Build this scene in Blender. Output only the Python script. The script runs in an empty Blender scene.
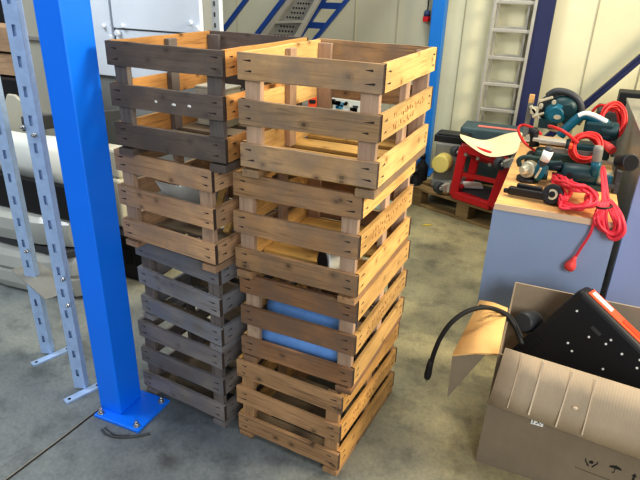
import bpy, bmesh, math, random
from mathutils import Vector, Matrix
random.seed(7)
sc = bpy.context.scene
C = sc.collection
PI = math.pi
rad = math.radians

# ------------------------------------------------------------------ camera
CAM = Vector((0, 0, 1.529))
FPX, PITCH, ROLL, YAW = 562.9, rad(24.5131), rad(1.8313), rad(22.5)
fw = Vector((-math.sin(YAW) * math.cos(PITCH), math.cos(YAW) * math.cos(PITCH), -math.sin(PITCH)))
rt0 = Vector((math.cos(YAW), math.sin(YAW), 0))
up0 = rt0.cross(fw)
# the camera is rolled about its view axis
rt = rt0 * math.cos(ROLL) + up0 * math.sin(ROLL)
up = rt.cross(fw)
cd = bpy.data.cameras.new('camera')
cam = bpy.data.objects.new('camera', cd)
C.objects.link(cam)
cam.matrix_world = Matrix(((rt.x, up.x, -fw.x, CAM.x), (rt.y, up.y, -fw.y, CAM.y), (rt.z, up.z, -fw.z, CAM.z), (0, 0, 0, 1)))
cd.sensor_width = 36
cd.lens = FPX / 640 * 36
cd.clip_start = .02
sc.camera = cam

def ray(u, v):
    return rt * ((u - 320) / FPX) - up * ((v - 240) / FPX) + fw
def W(u, v, y):                       # survey helper: the point of a plane y = const seen at (u, v)
    d = ray(u, v); t = y / d.y
    return CAM + d * t
def WZ(u, v, z):                      # the same for a horizontal plane
    d = ray(u, v); t = (z - CAM.z) / d.z
    return CAM + d * t

# ------------------------------------------------------------------ materials
def srgb(c):
    return tuple(((x / 255) / 12.92 if x / 255 <= .04045 else ((x / 255 + .055) / 1.055) ** 2.4) for x in c) + (1,)
def new_mat(name):
    m = bpy.data.materials.new(name); m.use_nodes = True
    nt = m.node_tree; nt.nodes.clear()
    out = nt.nodes.new('ShaderNodeOutputMaterial'); b = nt.nodes.new('ShaderNodeBsdfPrincipled')
    nt.links.new(b.outputs[0], out.inputs[0])
    return m, nt, b
def N(nt, t, **kw):
    n = nt.nodes.new(t)
    for k, v in kw.items():
        if k.startswith('i_'):
            n.inputs[k[2:].replace('_', ' ')].default_value = v
        else: setattr(n, k, v)
    return n
def ramp(nt, stops):
    r = nt.nodes.new('ShaderNodeValToRGB'); e = r.color_ramp.elements
    while len(e) > 1: e.remove(e[-1])
    e[0].position, e[0].color = stops[0]
    for p, c in stops[1:]:
        x = e.new(p); x.color = c
    return r
def mixc(nt, fac, a, b, mode='MIX'):
    m = nt.nodes.new('ShaderNodeMix'); m.data_type = 'RGBA'; m.blend_type = mode
    for s, v in ((0, fac), (6, a), (7, b)):
        if hasattr(v, 'is_linked'): nt.links.new(v, m.inputs[s])
        else: m.inputs[s].default_value = v
    return m.outputs[2]
def plain(name, col, rough=.5, metal=0., var=.12, scale=8., bump=.0, coat=0.):
    m, nt, b = new_mat(name)
    c = srgb(col)
    tc = N(nt, 'ShaderNodeTexCoord')
    no = N(nt, 'ShaderNodeTexNoise', i_Scale=scale, i_Detail=5., i_Roughness=.6)
    nt.links.new(tc.outputs['Object'], no.inputs['Vector'])
    r = ramp(nt, [(.3, tuple(x * (1 - var) for x in c[:3]) + (1,)), (.7, tuple(min(1, x * (1 + var)) for x in c[:3]) + (1,))])
    nt.links.new(no.outputs['Fac'], r.inputs[0]); nt.links.new(r.outputs[0], b.inputs['Base Color'])
    b.inputs['Roughness'].default_value = rough; b.inputs['Metallic'].default_value = metal
    b.inputs['Coat Weight'].default_value = coat
    if bump:
        bp = N(nt, 'ShaderNodeBump', i_Strength=bump, i_Distance=.004)
        nt.links.new(no.outputs['Fac'], bp.inputs['Height']); nt.links.new(bp.outputs[0], b.inputs['Normal'])
    return m
def wood(name, base, dark, knots=.6, grey=None, contrast=.55, rough=.75):
    """grain runs along each board's own X axis; boards differ by their random value"""
    m, nt, b = new_mat(name)
    L = nt.links
    tc = N(nt, 'ShaderNodeTexCoord'); oi = N(nt, 'ShaderNodeObjectInfo')
    off = N(nt, 'ShaderNodeVectorMath', operation='SCALE'); off.inputs[0].default_value = (37., 61., 23.)
    L.new(oi.outputs['Random'], off.inputs['Scale'])
    add = N(nt, 'ShaderNodeVectorMath', operation='ADD')
    L.new(tc.outputs['Object'], add.inputs[0]); L.new(off.outputs[0], add.inputs[1])
    sc1 = N(nt, 'ShaderNodeVectorMath', operation='MULTIPLY'); sc1.inputs[1].default_value = (4., 95., 95.)
    L.new(add.outputs[0], sc1.inputs[0])
    n1 = N(nt, 'ShaderNodeTexNoise', i_Scale=1., i_Detail=6., i_Roughness=.65, i_Distortion=1.2)
    L.new(sc1.outputs[0], n1.inputs['Vector'])
    sc2 = N(nt, 'ShaderNodeVectorMath', operation='MULTIPLY'); sc2.inputs[1].default_value = (5., 14., 14.)
    L.new(add.outputs[0], sc2.inputs[0])
    n2 = N(nt, 'ShaderNodeTexNoise', i_Scale=1., i_Detail=3., i_Roughness=.5)
    L.new(sc2.outputs[0], n2.inputs['Vector'])
    B, D = srgb(base), srgb(dark)
    r1 = ramp(nt, [(.24, D), (.24 + contrast * .42, tuple(x * .93 for x in B[:3]) + (1,)), (.62, B), (.85, tuple(min(1, x * 1.15) for x in B[:3]) + (1,))])
    L.new(n1.outputs['Fac'], r1.inputs[0])
    r2 = ramp(nt, [(.28, (.72, .69, .66, 1)), (.6, (1.05, 1.04, 1.02, 1))])
    L.new(n2.outputs['Fac'], r2.inputs[0])
    col = mixc(nt, 1., r1.outputs[0], r2.outputs[0], 'MULTIPLY')
    # knots
    sp = N(nt, 'ShaderNodeSeparateXYZ'); L.new(add.outputs[0], sp.inputs[0])
    cb = N(nt, 'ShaderNodeCombineXYZ')
    for a_, b_, k_ in (('X', 'X', 13.), ('Z', 'Y', 17.)):
        mm = N(nt, 'ShaderNodeMath', operation='MULTIPLY'); mm.inputs[1].default_value = k_
        L.new(sp.outputs[a_], mm.inputs[0]); L.new(mm.outputs[0], cb.inputs[b_])
    vo = N(nt, 'ShaderNodeTexVoronoi', i_Scale=1., i_Randomness=1.); vo.voronoi_dimensions = '2D'
    L.new(cb.outputs[0], vo.inputs['Vector'])
    rk0 = ramp(nt, [(.07, (1, 1, 1, 1)), (.1, (.7, .7, .7, 1)), (.125, (.25, .25, .25, 1)), (.15, (.45, .45, .45, 1)), (.26, (0, 0, 0, 1))])
    L.new(vo.outputs['Distance'], rk0.inputs[0])
    sr = N(nt, 'ShaderNodeSeparateColor'); L.new(vo.outputs['Color'], sr.inputs[0])
    gt = N(nt, 'ShaderNodeMath', operation='GREATER_THAN'); gt.inputs[1].default_value = .76; L.new(sr.outputs[0], gt.inputs[0])
    rk = N(nt, 'ShaderNodeMath', operation='MULTIPLY'); L.new(rk0.outputs[0], rk.inputs[0]); L.new(gt.outputs[0], rk.inputs[1])
    kf = N(nt, 'ShaderNodeMath', operation='MULTIPLY'); kf.inputs[1].default_value = knots
    L.new(rk.outputs[0], kf.inputs[0])
    col = mixc(nt, kf.outputs[0], col, tuple(x * .5 for x in D[:3]) + (1,))
    if grey:
        n3 = N(nt, 'ShaderNodeTexNoise', i_Scale=9., i_Detail=4., i_Roughness=.6)
        L.new(add.outputs[0], n3.inputs['Vector'])
        r3 = ramp(nt, [(.42, (0, 0, 0, 1)), (.62, (.75, .75, .75, 1))])
        L.new(n3.outputs['Fac'], r3.inputs[0])
        col = mixc(nt, r3.outputs[0], col, srgb(grey))
    hv = N(nt, 'ShaderNodeHueSaturation')
    mr = N(nt, 'ShaderNodeMapRange', i_To_Min=.82, i_To_Max=1.15)
    L.new(oi.outputs['Random'], mr.inputs['Value']); L.new(mr.outputs[0], hv.inputs['Value']); L.new(col, hv.inputs['Color'])
    L.new(hv.outputs[0], b.inputs['Base Color'])
    b.inputs['Roughness'].default_value = rough
    bp = N(nt, 'ShaderNodeBump', i_Strength=.35, i_Distance=.002)
    L.new(n1.outputs['Fac'], bp.inputs['Height']); L.new(bp.outputs[0], b.inputs['Normal'])
    return m

M = {}
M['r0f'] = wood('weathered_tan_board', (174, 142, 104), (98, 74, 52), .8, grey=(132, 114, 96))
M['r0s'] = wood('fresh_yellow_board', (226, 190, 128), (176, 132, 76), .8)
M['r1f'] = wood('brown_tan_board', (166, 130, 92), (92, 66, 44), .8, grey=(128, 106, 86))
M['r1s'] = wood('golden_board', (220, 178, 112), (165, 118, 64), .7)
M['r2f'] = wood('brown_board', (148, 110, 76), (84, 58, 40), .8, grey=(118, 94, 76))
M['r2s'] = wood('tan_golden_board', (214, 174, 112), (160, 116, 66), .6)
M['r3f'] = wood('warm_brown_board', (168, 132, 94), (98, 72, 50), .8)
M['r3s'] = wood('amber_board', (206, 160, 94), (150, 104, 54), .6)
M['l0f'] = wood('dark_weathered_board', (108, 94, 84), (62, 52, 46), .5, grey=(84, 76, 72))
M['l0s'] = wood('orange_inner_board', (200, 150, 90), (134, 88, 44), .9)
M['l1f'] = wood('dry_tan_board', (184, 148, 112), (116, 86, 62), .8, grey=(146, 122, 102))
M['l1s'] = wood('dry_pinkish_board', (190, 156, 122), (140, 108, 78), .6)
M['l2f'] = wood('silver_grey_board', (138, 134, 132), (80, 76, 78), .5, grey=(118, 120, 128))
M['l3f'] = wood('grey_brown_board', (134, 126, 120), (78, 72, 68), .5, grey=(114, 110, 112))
M['post'] = wood('pale_pinkish_post', (188, 160, 136), (140, 112, 92), .3)
M['postd'] = wood('grey_post', (112, 104, 100), (74, 66, 62), .3)
M['endgrain'] = plain('dark_end_grain', (66, 52, 44), .9, 0, .25, 60)
M['bottom'] = wood('yellow_bottom_board', (216, 178, 106), (150, 110, 56), .5)
M['bottomd'] = wood('dull_bottom_board', (140, 124, 102), (90, 76, 60), .4)
M['pallet'] = wood('pallet_wood', (146, 120, 78), (88, 66, 40), .4)
M['plank'] = wood('old_plank', (176, 148, 118), (112, 88, 66), .6)
M['beech'] = wood('beech_desktop', (232, 186, 124), (206, 154, 94), .15, contrast=.8, rough=.4)
M['nail'] = plain('rusty_nail', (46, 36, 32), .8, 0)
M['stencil'] = plain('faded_stencil', (150, 104, 56), .9, 0)
M['chip'] = plain('white_paint_chip', (225, 222, 218), .7)
M['blue'] = plain('blue_column_paint', (0, 122, 240), .42, 0, .04, 4)
M['midblue'] = plain('blue_post_paint', (20, 116, 196), .45, 0, .05, 4)
M['navy'] = plain('navy_steel_paint', (38, 44, 84), .5, 0, .08, 5)
M['stairblue'] = plain('dark_blue_steel_paint', (26, 66, 136), .45, 0, .08, 5)
M['galv'] = plain('galvanised_steel', (176, 200, 232), .42, .3, .1, 30)
M['alu'] = plain('aluminium', (196, 192, 180), .38, .5, .08, 14)
M['steel'] = plain('bright_steel', (190, 190, 188), .3, .9, .08, 14)
M['hole'] = plain('dark_hole', (14, 14, 16), .9)
M['machine'] = plain('pale_blue_grey_paint', (222, 230, 240), .45, 0, .03, 3)
M['machined'] = plain('grey_machine_paint', (150, 152, 150), .5, 0, .08, 3)
M['beige'] = plain('beige_grey_panel', (168, 164, 150), .55, 0, .05, 3)
M['cream'] = plain('cream_plastic', (190, 186, 168), .5, 0, .05, 5)
M['white'] = plain('white_plastic', (206, 208, 202), .35, 0, .05, 4, coat=.3)
M['whitep'] = plain('white_car_paint', (168, 170, 164), .35, 0, .1, 3, coat=.4)
M['black'] = plain('black_plastic', (24, 24, 27), .45, 0, .2, 12)
M['blackm'] = plain('black_painted_metal', (20, 20, 23), .5, 0, .25, 6)
M['rubber'] = plain('black_rubber', (20, 20, 20), .7, 0, .1, 10)
M['dgrey'] = plain('dark_grey_plastic', (62, 64, 66), .5, 0, .1, 8)
M['grey'] = plain('mid_grey_plastic', (134, 132, 124), .5, 0, .1, 8)
M['teal'] = plain('teal_tool_plastic', (0, 92, 112), .42, 0, .1, 10)
M['dteal'] = plain('dark_teal_tool_plastic', (10, 54, 60), .45, 0, .15, 10)
M['green'] = plain('dark_green_plastic', (34, 60, 56), .5, 0, .15, 10)
M['caseg'] = plain('grey_teal_case_plastic', (62, 84, 88), .55, 0, .15, 10)
M['tealg'] = plain('light_teal_plastic', (90, 160, 176), .4, 0, .1, 8)
M['red'] = plain('red_frame_paint', (196, 20, 28), .4, 0, .1, 6)
M['cable'] = plain('red_cable', (214, 44, 40), .45, 0, .08, 20)
M['cablep'] = plain('pink_red_cable', (226, 58, 76), .45, 0, .08, 20)
M['plugred'] = plain('coral_red_rubber', (220, 72, 70), .5, 0, .08, 20)
M['orange'] = plain('orange_plastic', (244, 92, 44), .45, 0, .06, 8)
M['dorange'] = plain('deep_orange_plastic', (226, 66, 14), .45, 0, .06, 8)
M['castal'] = plain('cast_aluminium', (206, 200, 176), .4, .4, .14, 16)
M['paper'] = plain('white_paper', (236, 236, 230), .8, 0, .04, 6)
M['cloth'] = plain('cream_cloth', (226, 216, 178), .85, 0, .06, 6, .3)
M['ink'] = plain('black_ink', (30, 28, 26), .8)
M['greyink'] = plain('grey_ink', (130, 136, 150), .8)
M['deskblue'] = plain('blue_grey_laminate', (150, 168, 198), .5, 0, .04, 3)
M['edge'] = plain('pale_edge_band', (226, 200, 170), .5, 0, .05, 10)
M['cabgrey'] = plain('grey_sheet_metal', (168, 164, 152), .28, .35, .05, 4)
M['purple'] = plain('purple_blue_laminate', (150, 160, 198), .45, 0, .04, 3)
M['blueroll'] = plain('blue_film', (112, 158, 218), .38, 0, .14, 14, .3)
M['blueinner'] = plain('pale_blue_film', (140, 176, 226), .4, 0, .1, 14)
M['yellowcap'] = plain('pale_yellow_plastic', (226, 208, 120), .5, 0, .05, 8)
M['pink'] = plain('pink_label', (210, 120, 110), .6)
M['mint'] = plain('pale_mint_plastic', (176, 188, 166), .5, 0, .06, 6)
M['leaf'] = plain('dry_yellow_leaf', (212, 186, 70), .8)
M['skyblue'] = plain('sky_blue_print', (70, 140, 170), .6)
M['socketblue'] = plain('socket_blue', (50, 70, 110), .5)

def cardboard(name, col, wave=True):
    m, nt, b = new_mat(name); L = nt.links
    tc = N(nt, 'ShaderNodeTexCoord')
    no = N(nt, 'ShaderNodeTexNoise', i_Scale=6., i_Detail=6., i_Roughness=.65)
    L.new(tc.outputs['Object'], no.inputs['Vector'])
    c = srgb(col)
    r = ramp(nt, [(.3, tuple(x * .86 for x in c[:3]) + (1,)), (.7, tuple(min(1, x * 1.08) for x in c[:3]) + (1,))])
    L.new(no.outputs['Fac'], r.inputs[0]); L.new(r.outputs[0], b.inputs['Base Color'])
    b.inputs['Roughness'].default_value = .8
    wv = N(nt, 'ShaderNodeTexWave', i_Scale=38., i_Distortion=.4); wv.bands_direction = 'X'
    L.new(tc.outputs['Object'], wv.inputs['Vector'])
    bp = N(nt, 'ShaderNodeBump', i_Strength=.12, i_Distance=.002)
    L.new(wv.outputs['Fac'], bp.inputs['Height']); L.new(bp.outputs[0], b.inputs['Normal'])
    return m
M['card'] = cardboard('brown_cardboard', (132, 118, 98))
M['cardl'] = cardboard('pale_inner_cardboard', (174, 156, 132))
M['cardy'] = cardboard('yellowish_cardboard', (222, 178, 116))
M['cardrib'] = plain('cardboard_crease', (214, 194, 168), .8)

def floor_mat():
    m, nt, b = new_mat('stained_concrete'); L = nt.links
    tc = N(nt, 'ShaderNodeTexCoord')
    n1 = N(nt, 'ShaderNodeTexNoise', i_Scale=1.1, i_Detail=8., i_Roughness=.6); L.new(tc.outputs['Object'], n1.inputs['Vector'])
    n2 = N(nt, 'ShaderNodeTexNoise', i_Scale=7., i_Detail=8., i_Roughness=.68); L.new(tc.outputs['Object'], n2.inputs['Vector'])
    n3 = N(nt, 'ShaderNodeTexNoise', i_Scale=70., i_Detail=4., i_Roughness=.7); L.new(tc.outputs['Object'], n3.inputs['Vector'])
    r1 = ramp(nt, [(.35, srgb((98, 99, 98))), (.5, srgb((120, 121, 118))), (.66, srgb((140, 138, 128)))]); L.new(n1.outputs['Fac'], r1.inputs[0])
    r2 = ramp(nt, [(.32, (.58, .58, .59, 1)), (.5, (1, 1, 1, 1)), (.72, (1.16, 1.14, 1.1, 1))]); L.new(n2.outputs['Fac'], r2.inputs[0])
    col = mixc(nt, 1., r1.outputs[0], r2.outputs[0], 'MULTIPLY')
    r3 = ramp(nt, [(.3, (.8, .8, .8, 1)), (.6, (1.05, 1.04, 1.04, 1))]); L.new(n3.outputs['Fac'], r3.inputs[0])
    col = mixc(nt, 1., col, r3.outputs[0], 'MULTIPLY')
    # mixed light painted into the floor: warm, brighter towards the back, cool in front
    sx = N(nt, 'ShaderNodeSeparateXYZ'); L.new(tc.outputs['Object'], sx.inputs[0])
    ad = N(nt, 'ShaderNodeMath', operation='ADD'); 
    mx = N(nt, 'ShaderNodeMath', operation='MULTIPLY'); mx.inputs[1].default_value = .45; L.new(sx.outputs['X'], mx.inputs[0])
    L.new(mx.outputs[0], ad.inputs[0]); L.new(sx.outputs['Y'], ad.inputs[1])
    nadd = N(nt, 'ShaderNodeMath', operation='MULTIPLY_ADD'); nadd.inputs[1].default_value = .9; nadd.inputs[2].default_value = -.45; L.new(n1.outputs['Fac'], nadd.inputs[0])
    ad2 = N(nt, 'ShaderNodeMath', operation='ADD'); L.new(ad.outputs[0], ad2.inputs[0]); L.new(nadd.outputs[0], ad2.inputs[1])
    mr = N(nt, 'ShaderNodeMapRange', i_From_Min=.85, i_From_Max=1.75); L.new(ad2.outputs[0], mr.inputs['Value'])
    cool = mixc(nt, 1., col, (.92, 1.02, 1.12, 1), 'MULTIPLY')
    warm = mixc(nt, 1., col, (1.9, 1.66, 1.0, 1), 'MULTIPLY')
    col = mixc(nt, mr.outputs[0], cool, warm)
    # dark oil stains
    for (x, y, rr, st) in [(-1.012, 1.149, .05, .5), (-.42, 2.45, .16, .22), (-.55, 3.27, .17, .35), (-1.1, 1.0, .2, .12), (-.66, 3.0, .3, .15), (-.3, 1.9, .2, .18)]:
        vd = N(nt, 'ShaderNodeVectorMath', operation='DISTANCE'); vd.inputs[1].default_value = (x, y, 0)
        L.new(tc.outputs['Object'], vd.inputs[0])
        nn = N(nt, 'ShaderNodeMath', operation='MULTIPLY_ADD'); nn.inputs[1].default_value = rr * 1.6; L.new(n2.outputs['Fac'], nn.inputs[0]); L.new(vd.outputs['Value'], nn.inputs[2])
        q = N(nt, 'ShaderNodeMapRange', i_From_Min=rr * 1.1, i_From_Max=rr * 1.9, i_To_Min=st, i_To_Max=0.); L.new(nn.outputs[0], q.inputs['Value'])
        col = mixc(nt, q.outputs[0], col, srgb((52, 50, 46)))
    L.new(col, b.inputs['Base Color'])
    rr_ = N(nt, 'ShaderNodeMapRange', i_To_Min=.42, i_To_Max=.7); L.new(n2.outputs['Fac'], rr_.inputs['Value']); L.new(rr_.outputs[0], b.inputs['Roughness'])
    bp = N(nt, 'ShaderNodeBump', i_Strength=.12, i_Distance=.003); L.new(n3.outputs['Fac'], bp.inputs['Height']); L.new(bp.outputs[0], b.inputs['Normal'])
    return m
M['floor'] = floor_mat()
def wall_mat():
    m, nt, b = new_mat('cream_sandwich_panel'); L = nt.links
    tc = N(nt, 'ShaderNodeTexCoord')
    no = N(nt, 'ShaderNodeTexNoise', i_Scale=1.5, i_Detail=6., i_Roughness=.6); L.new(tc.outputs['Object'], no.inputs['Vector'])
    r = ramp(nt, [(.3, srgb((208, 202, 168))), (.7, srgb((226, 220, 188)))]); L.new(no.outputs['Fac'], r.inputs[0])
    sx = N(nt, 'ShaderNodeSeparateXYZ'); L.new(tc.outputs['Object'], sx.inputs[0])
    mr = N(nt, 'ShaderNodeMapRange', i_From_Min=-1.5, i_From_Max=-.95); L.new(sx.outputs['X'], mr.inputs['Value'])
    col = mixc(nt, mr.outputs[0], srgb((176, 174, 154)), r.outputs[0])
    L.new(col, b.inputs['Base Color']); b.inputs['Roughness'].default_value = .5
    return m
M['wall'] = wall_mat()
M['seam'] = plain('panel_seam', (168, 162, 134), .7)
M['joint'] = plain('dark_floor_joint', (40, 38, 36), .9)

# ------------------------------------------------------------------ mesh builder
class MB:
    def __init__(s): s.bm = bmesh.new()
    def _mi(s, fs, mi, smooth=False):
        for f in fs:
            f.material_index = mi; f.smooth = smooth
        return s
    def box(s, c, size, mi=0, rot=None):
        r = bmesh.ops.create_cube(s.bm, size=1.0)
        M4 = Matrix.Translation(Vector(c)) @ (rot.to_4x4() if rot else Matrix.Identity(4)) @ Matrix.Diagonal((size[0], size[1], size[2], 1))
        bmesh.ops.transform(s.bm, matrix=M4, verts=r['verts'])
        return s._mi({f for v in r['verts'] for f in v.link_faces}, mi)
    def hexa(s, bot, top, mi=0):
        v = [s.bm.verts.new(p) for p in list(bot) + list(top)]
        n = len(bot)
        fs = [s.bm.faces.new(v[:n][::-1]), s.bm.faces.new(v[n:])]
        for i in range(n): fs.append(s.bm.faces.new((v[i], v[(i + 1) % n], v[n + (i + 1) % n], v[n + i])))
        return s._mi(fs, mi)
    def beam(s, a, b, w, h, mi=0, side=None):
        a, b = Vector(a), Vector(b); d = (b - a); L = d.length; x = d.normalized()
        ref = Vector(side) if side else (Vector((0, 0, 1)) if abs(x.z) < .95 else Vector((0, 1, 0)))
        y = ref.cross(x).normalized(); z = x.cross(y)
        R = Matrix((x, y, z)).transposed()
        return s.box((a + b) / 2, (L, w, h), mi, R)
    def cyl(s, a, b, r1, r2=None, n=20, mi=0, caps=True):
        a, b = Vector(a), Vector(b); d = b - a
        r2 = r1 if r2 is None else r2
        q = d.to_track_quat('Z', 'Y').to_matrix().to_4x4()
        r = bmesh.ops.create_cone(s.bm, cap_ends=caps, segments=n, radius1=max(r1, 1e-5), radius2=max(r2, 1e-5), depth=d.length)
        bmesh.ops.transform(s.bm, matrix=Matrix.Translation((a + b) / 2) @ q, verts=r['verts'])
        for f in {f for v in r['verts'] for f in v.link_faces}:
            f.material_index = mi; f.smooth = len(f.verts) == 4
        return s
    def sph(s, c, r, mi=0, sc=(1, 1, 1), rot=None, u=18, v=12):
        q = bmesh.ops.create_uvsphere(s.bm, u_segments=u, v_segments=v, radius=1)
        if isinstance(r, (int, float)): r = (r, r, r)
        M4 = Matrix.Translation(Vector(c)) @ (rot.to_4x4() if rot else Matrix.Identity(4)) @ Matrix.Diagonal((r[0] * sc[0], r[1] * sc[1], r[2] * sc[2], 1))
        bmesh.ops.transform(s.bm, matrix=M4, verts=q['verts'])
        return s._mi({f for v_ in q['verts'] for f in v_.link_faces}, mi, True)
    def lathe(s, a, b, prof, n=22, mi=0):
        """prof: (t along a-b in 0..1, radius)"""
        a, b = Vector(a), Vector(b); d = b - a
        R = d.to_track_quat('Z', 'Y').to_matrix()
        rings = []
        for t, r in prof:
            rings.append([s.bm.verts.new(a + d * t + R @ Vector((math.cos(2 * PI * k / n) * r, math.sin(2 * PI * k / n) * r, 0))) for k in range(n)])
        fs = []
        for i in range(len(rings) - 1):
            for k in range(n): fs.append(s.bm.faces.new((rings[i][k], rings[i][(k + 1) % n], rings[i + 1][(k + 1) % n], rings[i + 1][k])))
        s._mi(fs, mi, True)
        caps = [s.bm.faces.new(rings[0][::-1]), s.bm.faces.new(rings[-1])]
        return s._mi(caps, mi)
    def prism(s, pts, depth, mi=0, frame=None):
        """polygon in local XY extruded along local Z by depth (centred); frame = 4x4"""
        F = frame or Matrix.Identity(4)
        lo = [F @ Vector((x, y, -depth / 2)) for x, y in pts]
        hi = [F @ Vector((x, y, depth / 2)) for x, y in pts]
        return s.hexa(lo, hi, mi)
    def tube(s, pts, r, n=8, mi=0, smooth=6, closed=False):
        P = [Vector(p) for p in pts]
        if smooth > 1:
            Q = []; m = len(P)
            rng = range(m) if closed else range(m - 1)
            for i in rng:
                if closed: p0, p1, p2, p3 = P[(i - 1) % m], P[i], P[(i + 1) % m], P[(i + 2) % m]
                else: p0, p1, p2, p3 = P[max(i - 1, 0)], P[i], P[i + 1], P[min(i + 2, m - 1)]
                for k in range(smooth):
                    t = k / smooth
                    Q.append(.5 * ((2 * p1) + (p2 - p0) * t + (2 * p0 - 5 * p1 + 4 * p2 - p3) * t * t + (3 * p1 - p0 - 3 * p2 + p3) * t ** 3))
            if not closed: Q.append(P[-1])
            P = Q
        m = len(P); rings = []; nrm = None
        for i in range(m):
            if closed: tg = P[(i + 1) % m] - P[(i - 1) % m]
            else: tg = P[min(i + 1, m - 1)] - P[max(i - 1, 0)]
            if tg.length < 1e-9: tg = Vector((0, 0, 1))
            tg.normalize()
            if nrm is None: nrm = tg.orthogonal().normalized()
            nrm = (nrm - tg * nrm.dot(tg))
            nrm = nrm.normalized() if nrm.length > 1e-6 else tg.orthogonal().normalized()
            bn = tg.cross(nrm)
            rings.append([s.bm.verts.new(P[i] + (nrm * math.cos(2 * PI * k / n) + bn * math.sin(2 * PI * k / n)) * r) for k in range(n)])
        fs = []
        for i in range(m if closed else m - 1):
            A, B = rings[i], rings[(i + 1) % m]
            for k in range(n): fs.append(s.bm.faces.new((A[k], A[(k + 1) % n], B[(k + 1) % n], B[k])))
        s._mi(fs, mi, True)
        if not closed: s._mi([s.bm.faces.new(rings[0][::-1]), s.bm.faces.new(rings[-1])], mi)
        return s
    def sheet(s, rows, th=.003, mi=0, smooth=True):
        """grid of points given as rows, with thickness along the surface normal"""
        nr, nc = len(rows), len(rows[0])
        V = [[Vector(p) for p in r] for r in rows]
        def nm(i, j):
            a = V[min(i + 1, nr - 1)][j] - V[max(i - 1, 0)][j]; b = V[i][min(j + 1, nc - 1)] - V[i][max(j - 1, 0)]
            n = a.cross(b); return n.normalized() if n.length > 1e-12 else Vector((0, 0, 1))
        T = [[s.bm.verts.new(V[i][j] + nm(i, j) * th / 2) for j in range(nc)] for i in range(nr)]
        U = [[s.bm.verts.new(V[i][j] - nm(i, j) * th / 2) for j in range(nc)] for i in range(nr)]
        fs = []
        for i in range(nr - 1):
            for j in range(nc - 1):
                fs.append(s.bm.faces.new((T[i][j], T[i + 1][j], T[i + 1][j + 1], T[i][j + 1])))
                fs.append(s.bm.faces.new((U[i][j], U[i][j + 1], U[i + 1][j + 1], U[i + 1][j])))
        s._mi(fs, mi, smooth)
        ed = []
        for j in range(nc - 1):
            for i in (0, nr - 1): ed.append(s.bm.faces.new((T[i][j], T[i][j + 1], U[i][j + 1], U[i][j])))
        for i in range(nr - 1):
            for j in (0, nc - 1): ed.append(s.bm.faces.new((T[i][j], U[i][j], U[i + 1][j], T[i + 1][j])))
        return s._mi(ed, mi)
    def text(s, body, size, frame, mi=0, depth=.0004):
        cu = bpy.data.curves.new('t', 'FONT'); cu.body = body; cu.size = size; cu.extrude = depth; cu.align_x = 'CENTER'; cu.align_y = 'CENTER'
        o = bpy.data.objects.new('t', cu); C.objects.link(o)
        dg = bpy.context.evaluated_depsgraph_get(); me = bpy.data.meshes.new_from_object(o.evaluated_get(dg))
        me.transform(frame); n0 = len(s.bm.faces); s.bm.from_mesh(me); s.bm.faces.ensure_lookup_table()
        for f in s.bm.faces[n0:]: f.material_index = mi
        bpy.data.objects.remove(o); bpy.data.curves.remove(cu); bpy.data.meshes.remove(me)
        return s
    def build(s, name, mats, parent=None, loc=None, rot=None, bevel=0., seg=2):
        bmesh.ops.recalc_face_normals(s.bm, faces=s.bm.faces[:])
        me = bpy.data.meshes.new(name); s.bm.to_mesh(me); s.bm.free()
        for m in (mats if isinstance(mats, (list, tuple)) else [mats]): me.materials.append(M[m] if isinstance(m, str) else m)
        o = bpy.data.objects.new(name, me); C.objects.link(o)
        if loc is not None: o.location = loc
        if rot is not None: o.rotation_euler = rot
        if parent: o.parent = parent
        if bevel:
            b = o.modifiers.new('bevel', 'BEVEL'); b.width = bevel; b.segments = seg; b.limit_method = 'ANGLE'; b.angle_limit = rad(40)
        return o

def thing(name, label, cat, loc=(0, 0, 0), rotz=0., group=None):
    o = bpy.data.objects.new(name, None); C.objects.link(o); o.empty_display_size = .1
    o.location = loc; o.rotation_euler = (0, 0, rotz); o['label'] = label; o['category'] = cat
    if group: o['group'] = group
    return o
def tag(o, label, cat, group=None):
    o['label'] = label; o['category'] = cat
    if group: o['group'] = group
    return o
def struct(o): o['kind'] = 'structure'; return o
def RZ(a): return Matrix.Rotation(a, 3, 'Z')
def frame(o, x, y):
    x = Vector(x).normalized(); z = x.cross(Vector(y)).normalized(); y = z.cross(x)
    F = Matrix((x, y, z)).transposed().to_4x4(); F.translation = Vector(o); return F

# ------------------------------------------------------------------ setting
m = MB(); m.box((0, 3, -.05), (16, 14, .1)); struct(m.build('floor', 'floor'))
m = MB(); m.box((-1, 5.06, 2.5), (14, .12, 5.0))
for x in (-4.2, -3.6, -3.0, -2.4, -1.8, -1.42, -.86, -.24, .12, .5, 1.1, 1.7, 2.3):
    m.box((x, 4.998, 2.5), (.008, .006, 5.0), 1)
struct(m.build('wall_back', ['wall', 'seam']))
m = MB(); m.box((-6.06, 1.5, 2.5), (.12, 8.0, 5)); struct(m.build('wall_left', 'machined'))
# black line of the floor joint from the column to the front, with a pale filler strip
m = MB()
jp = [(-1.42, 1.25, .001), (-1.426, 1.2, .001), (-1.432, 1.1, .001), (-1.441, 1.0, .001), (-1.452, .875, .001), (-1.46, .8, .001), (-1.475, .55, .001)]
m.tube(jp, .0035, 6); m.tube([(x - .006, y, z) for x, y, z in jp], .0028, 6, 1)
struct(m.build('trim_1', ['joint', 'grey']))

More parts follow.
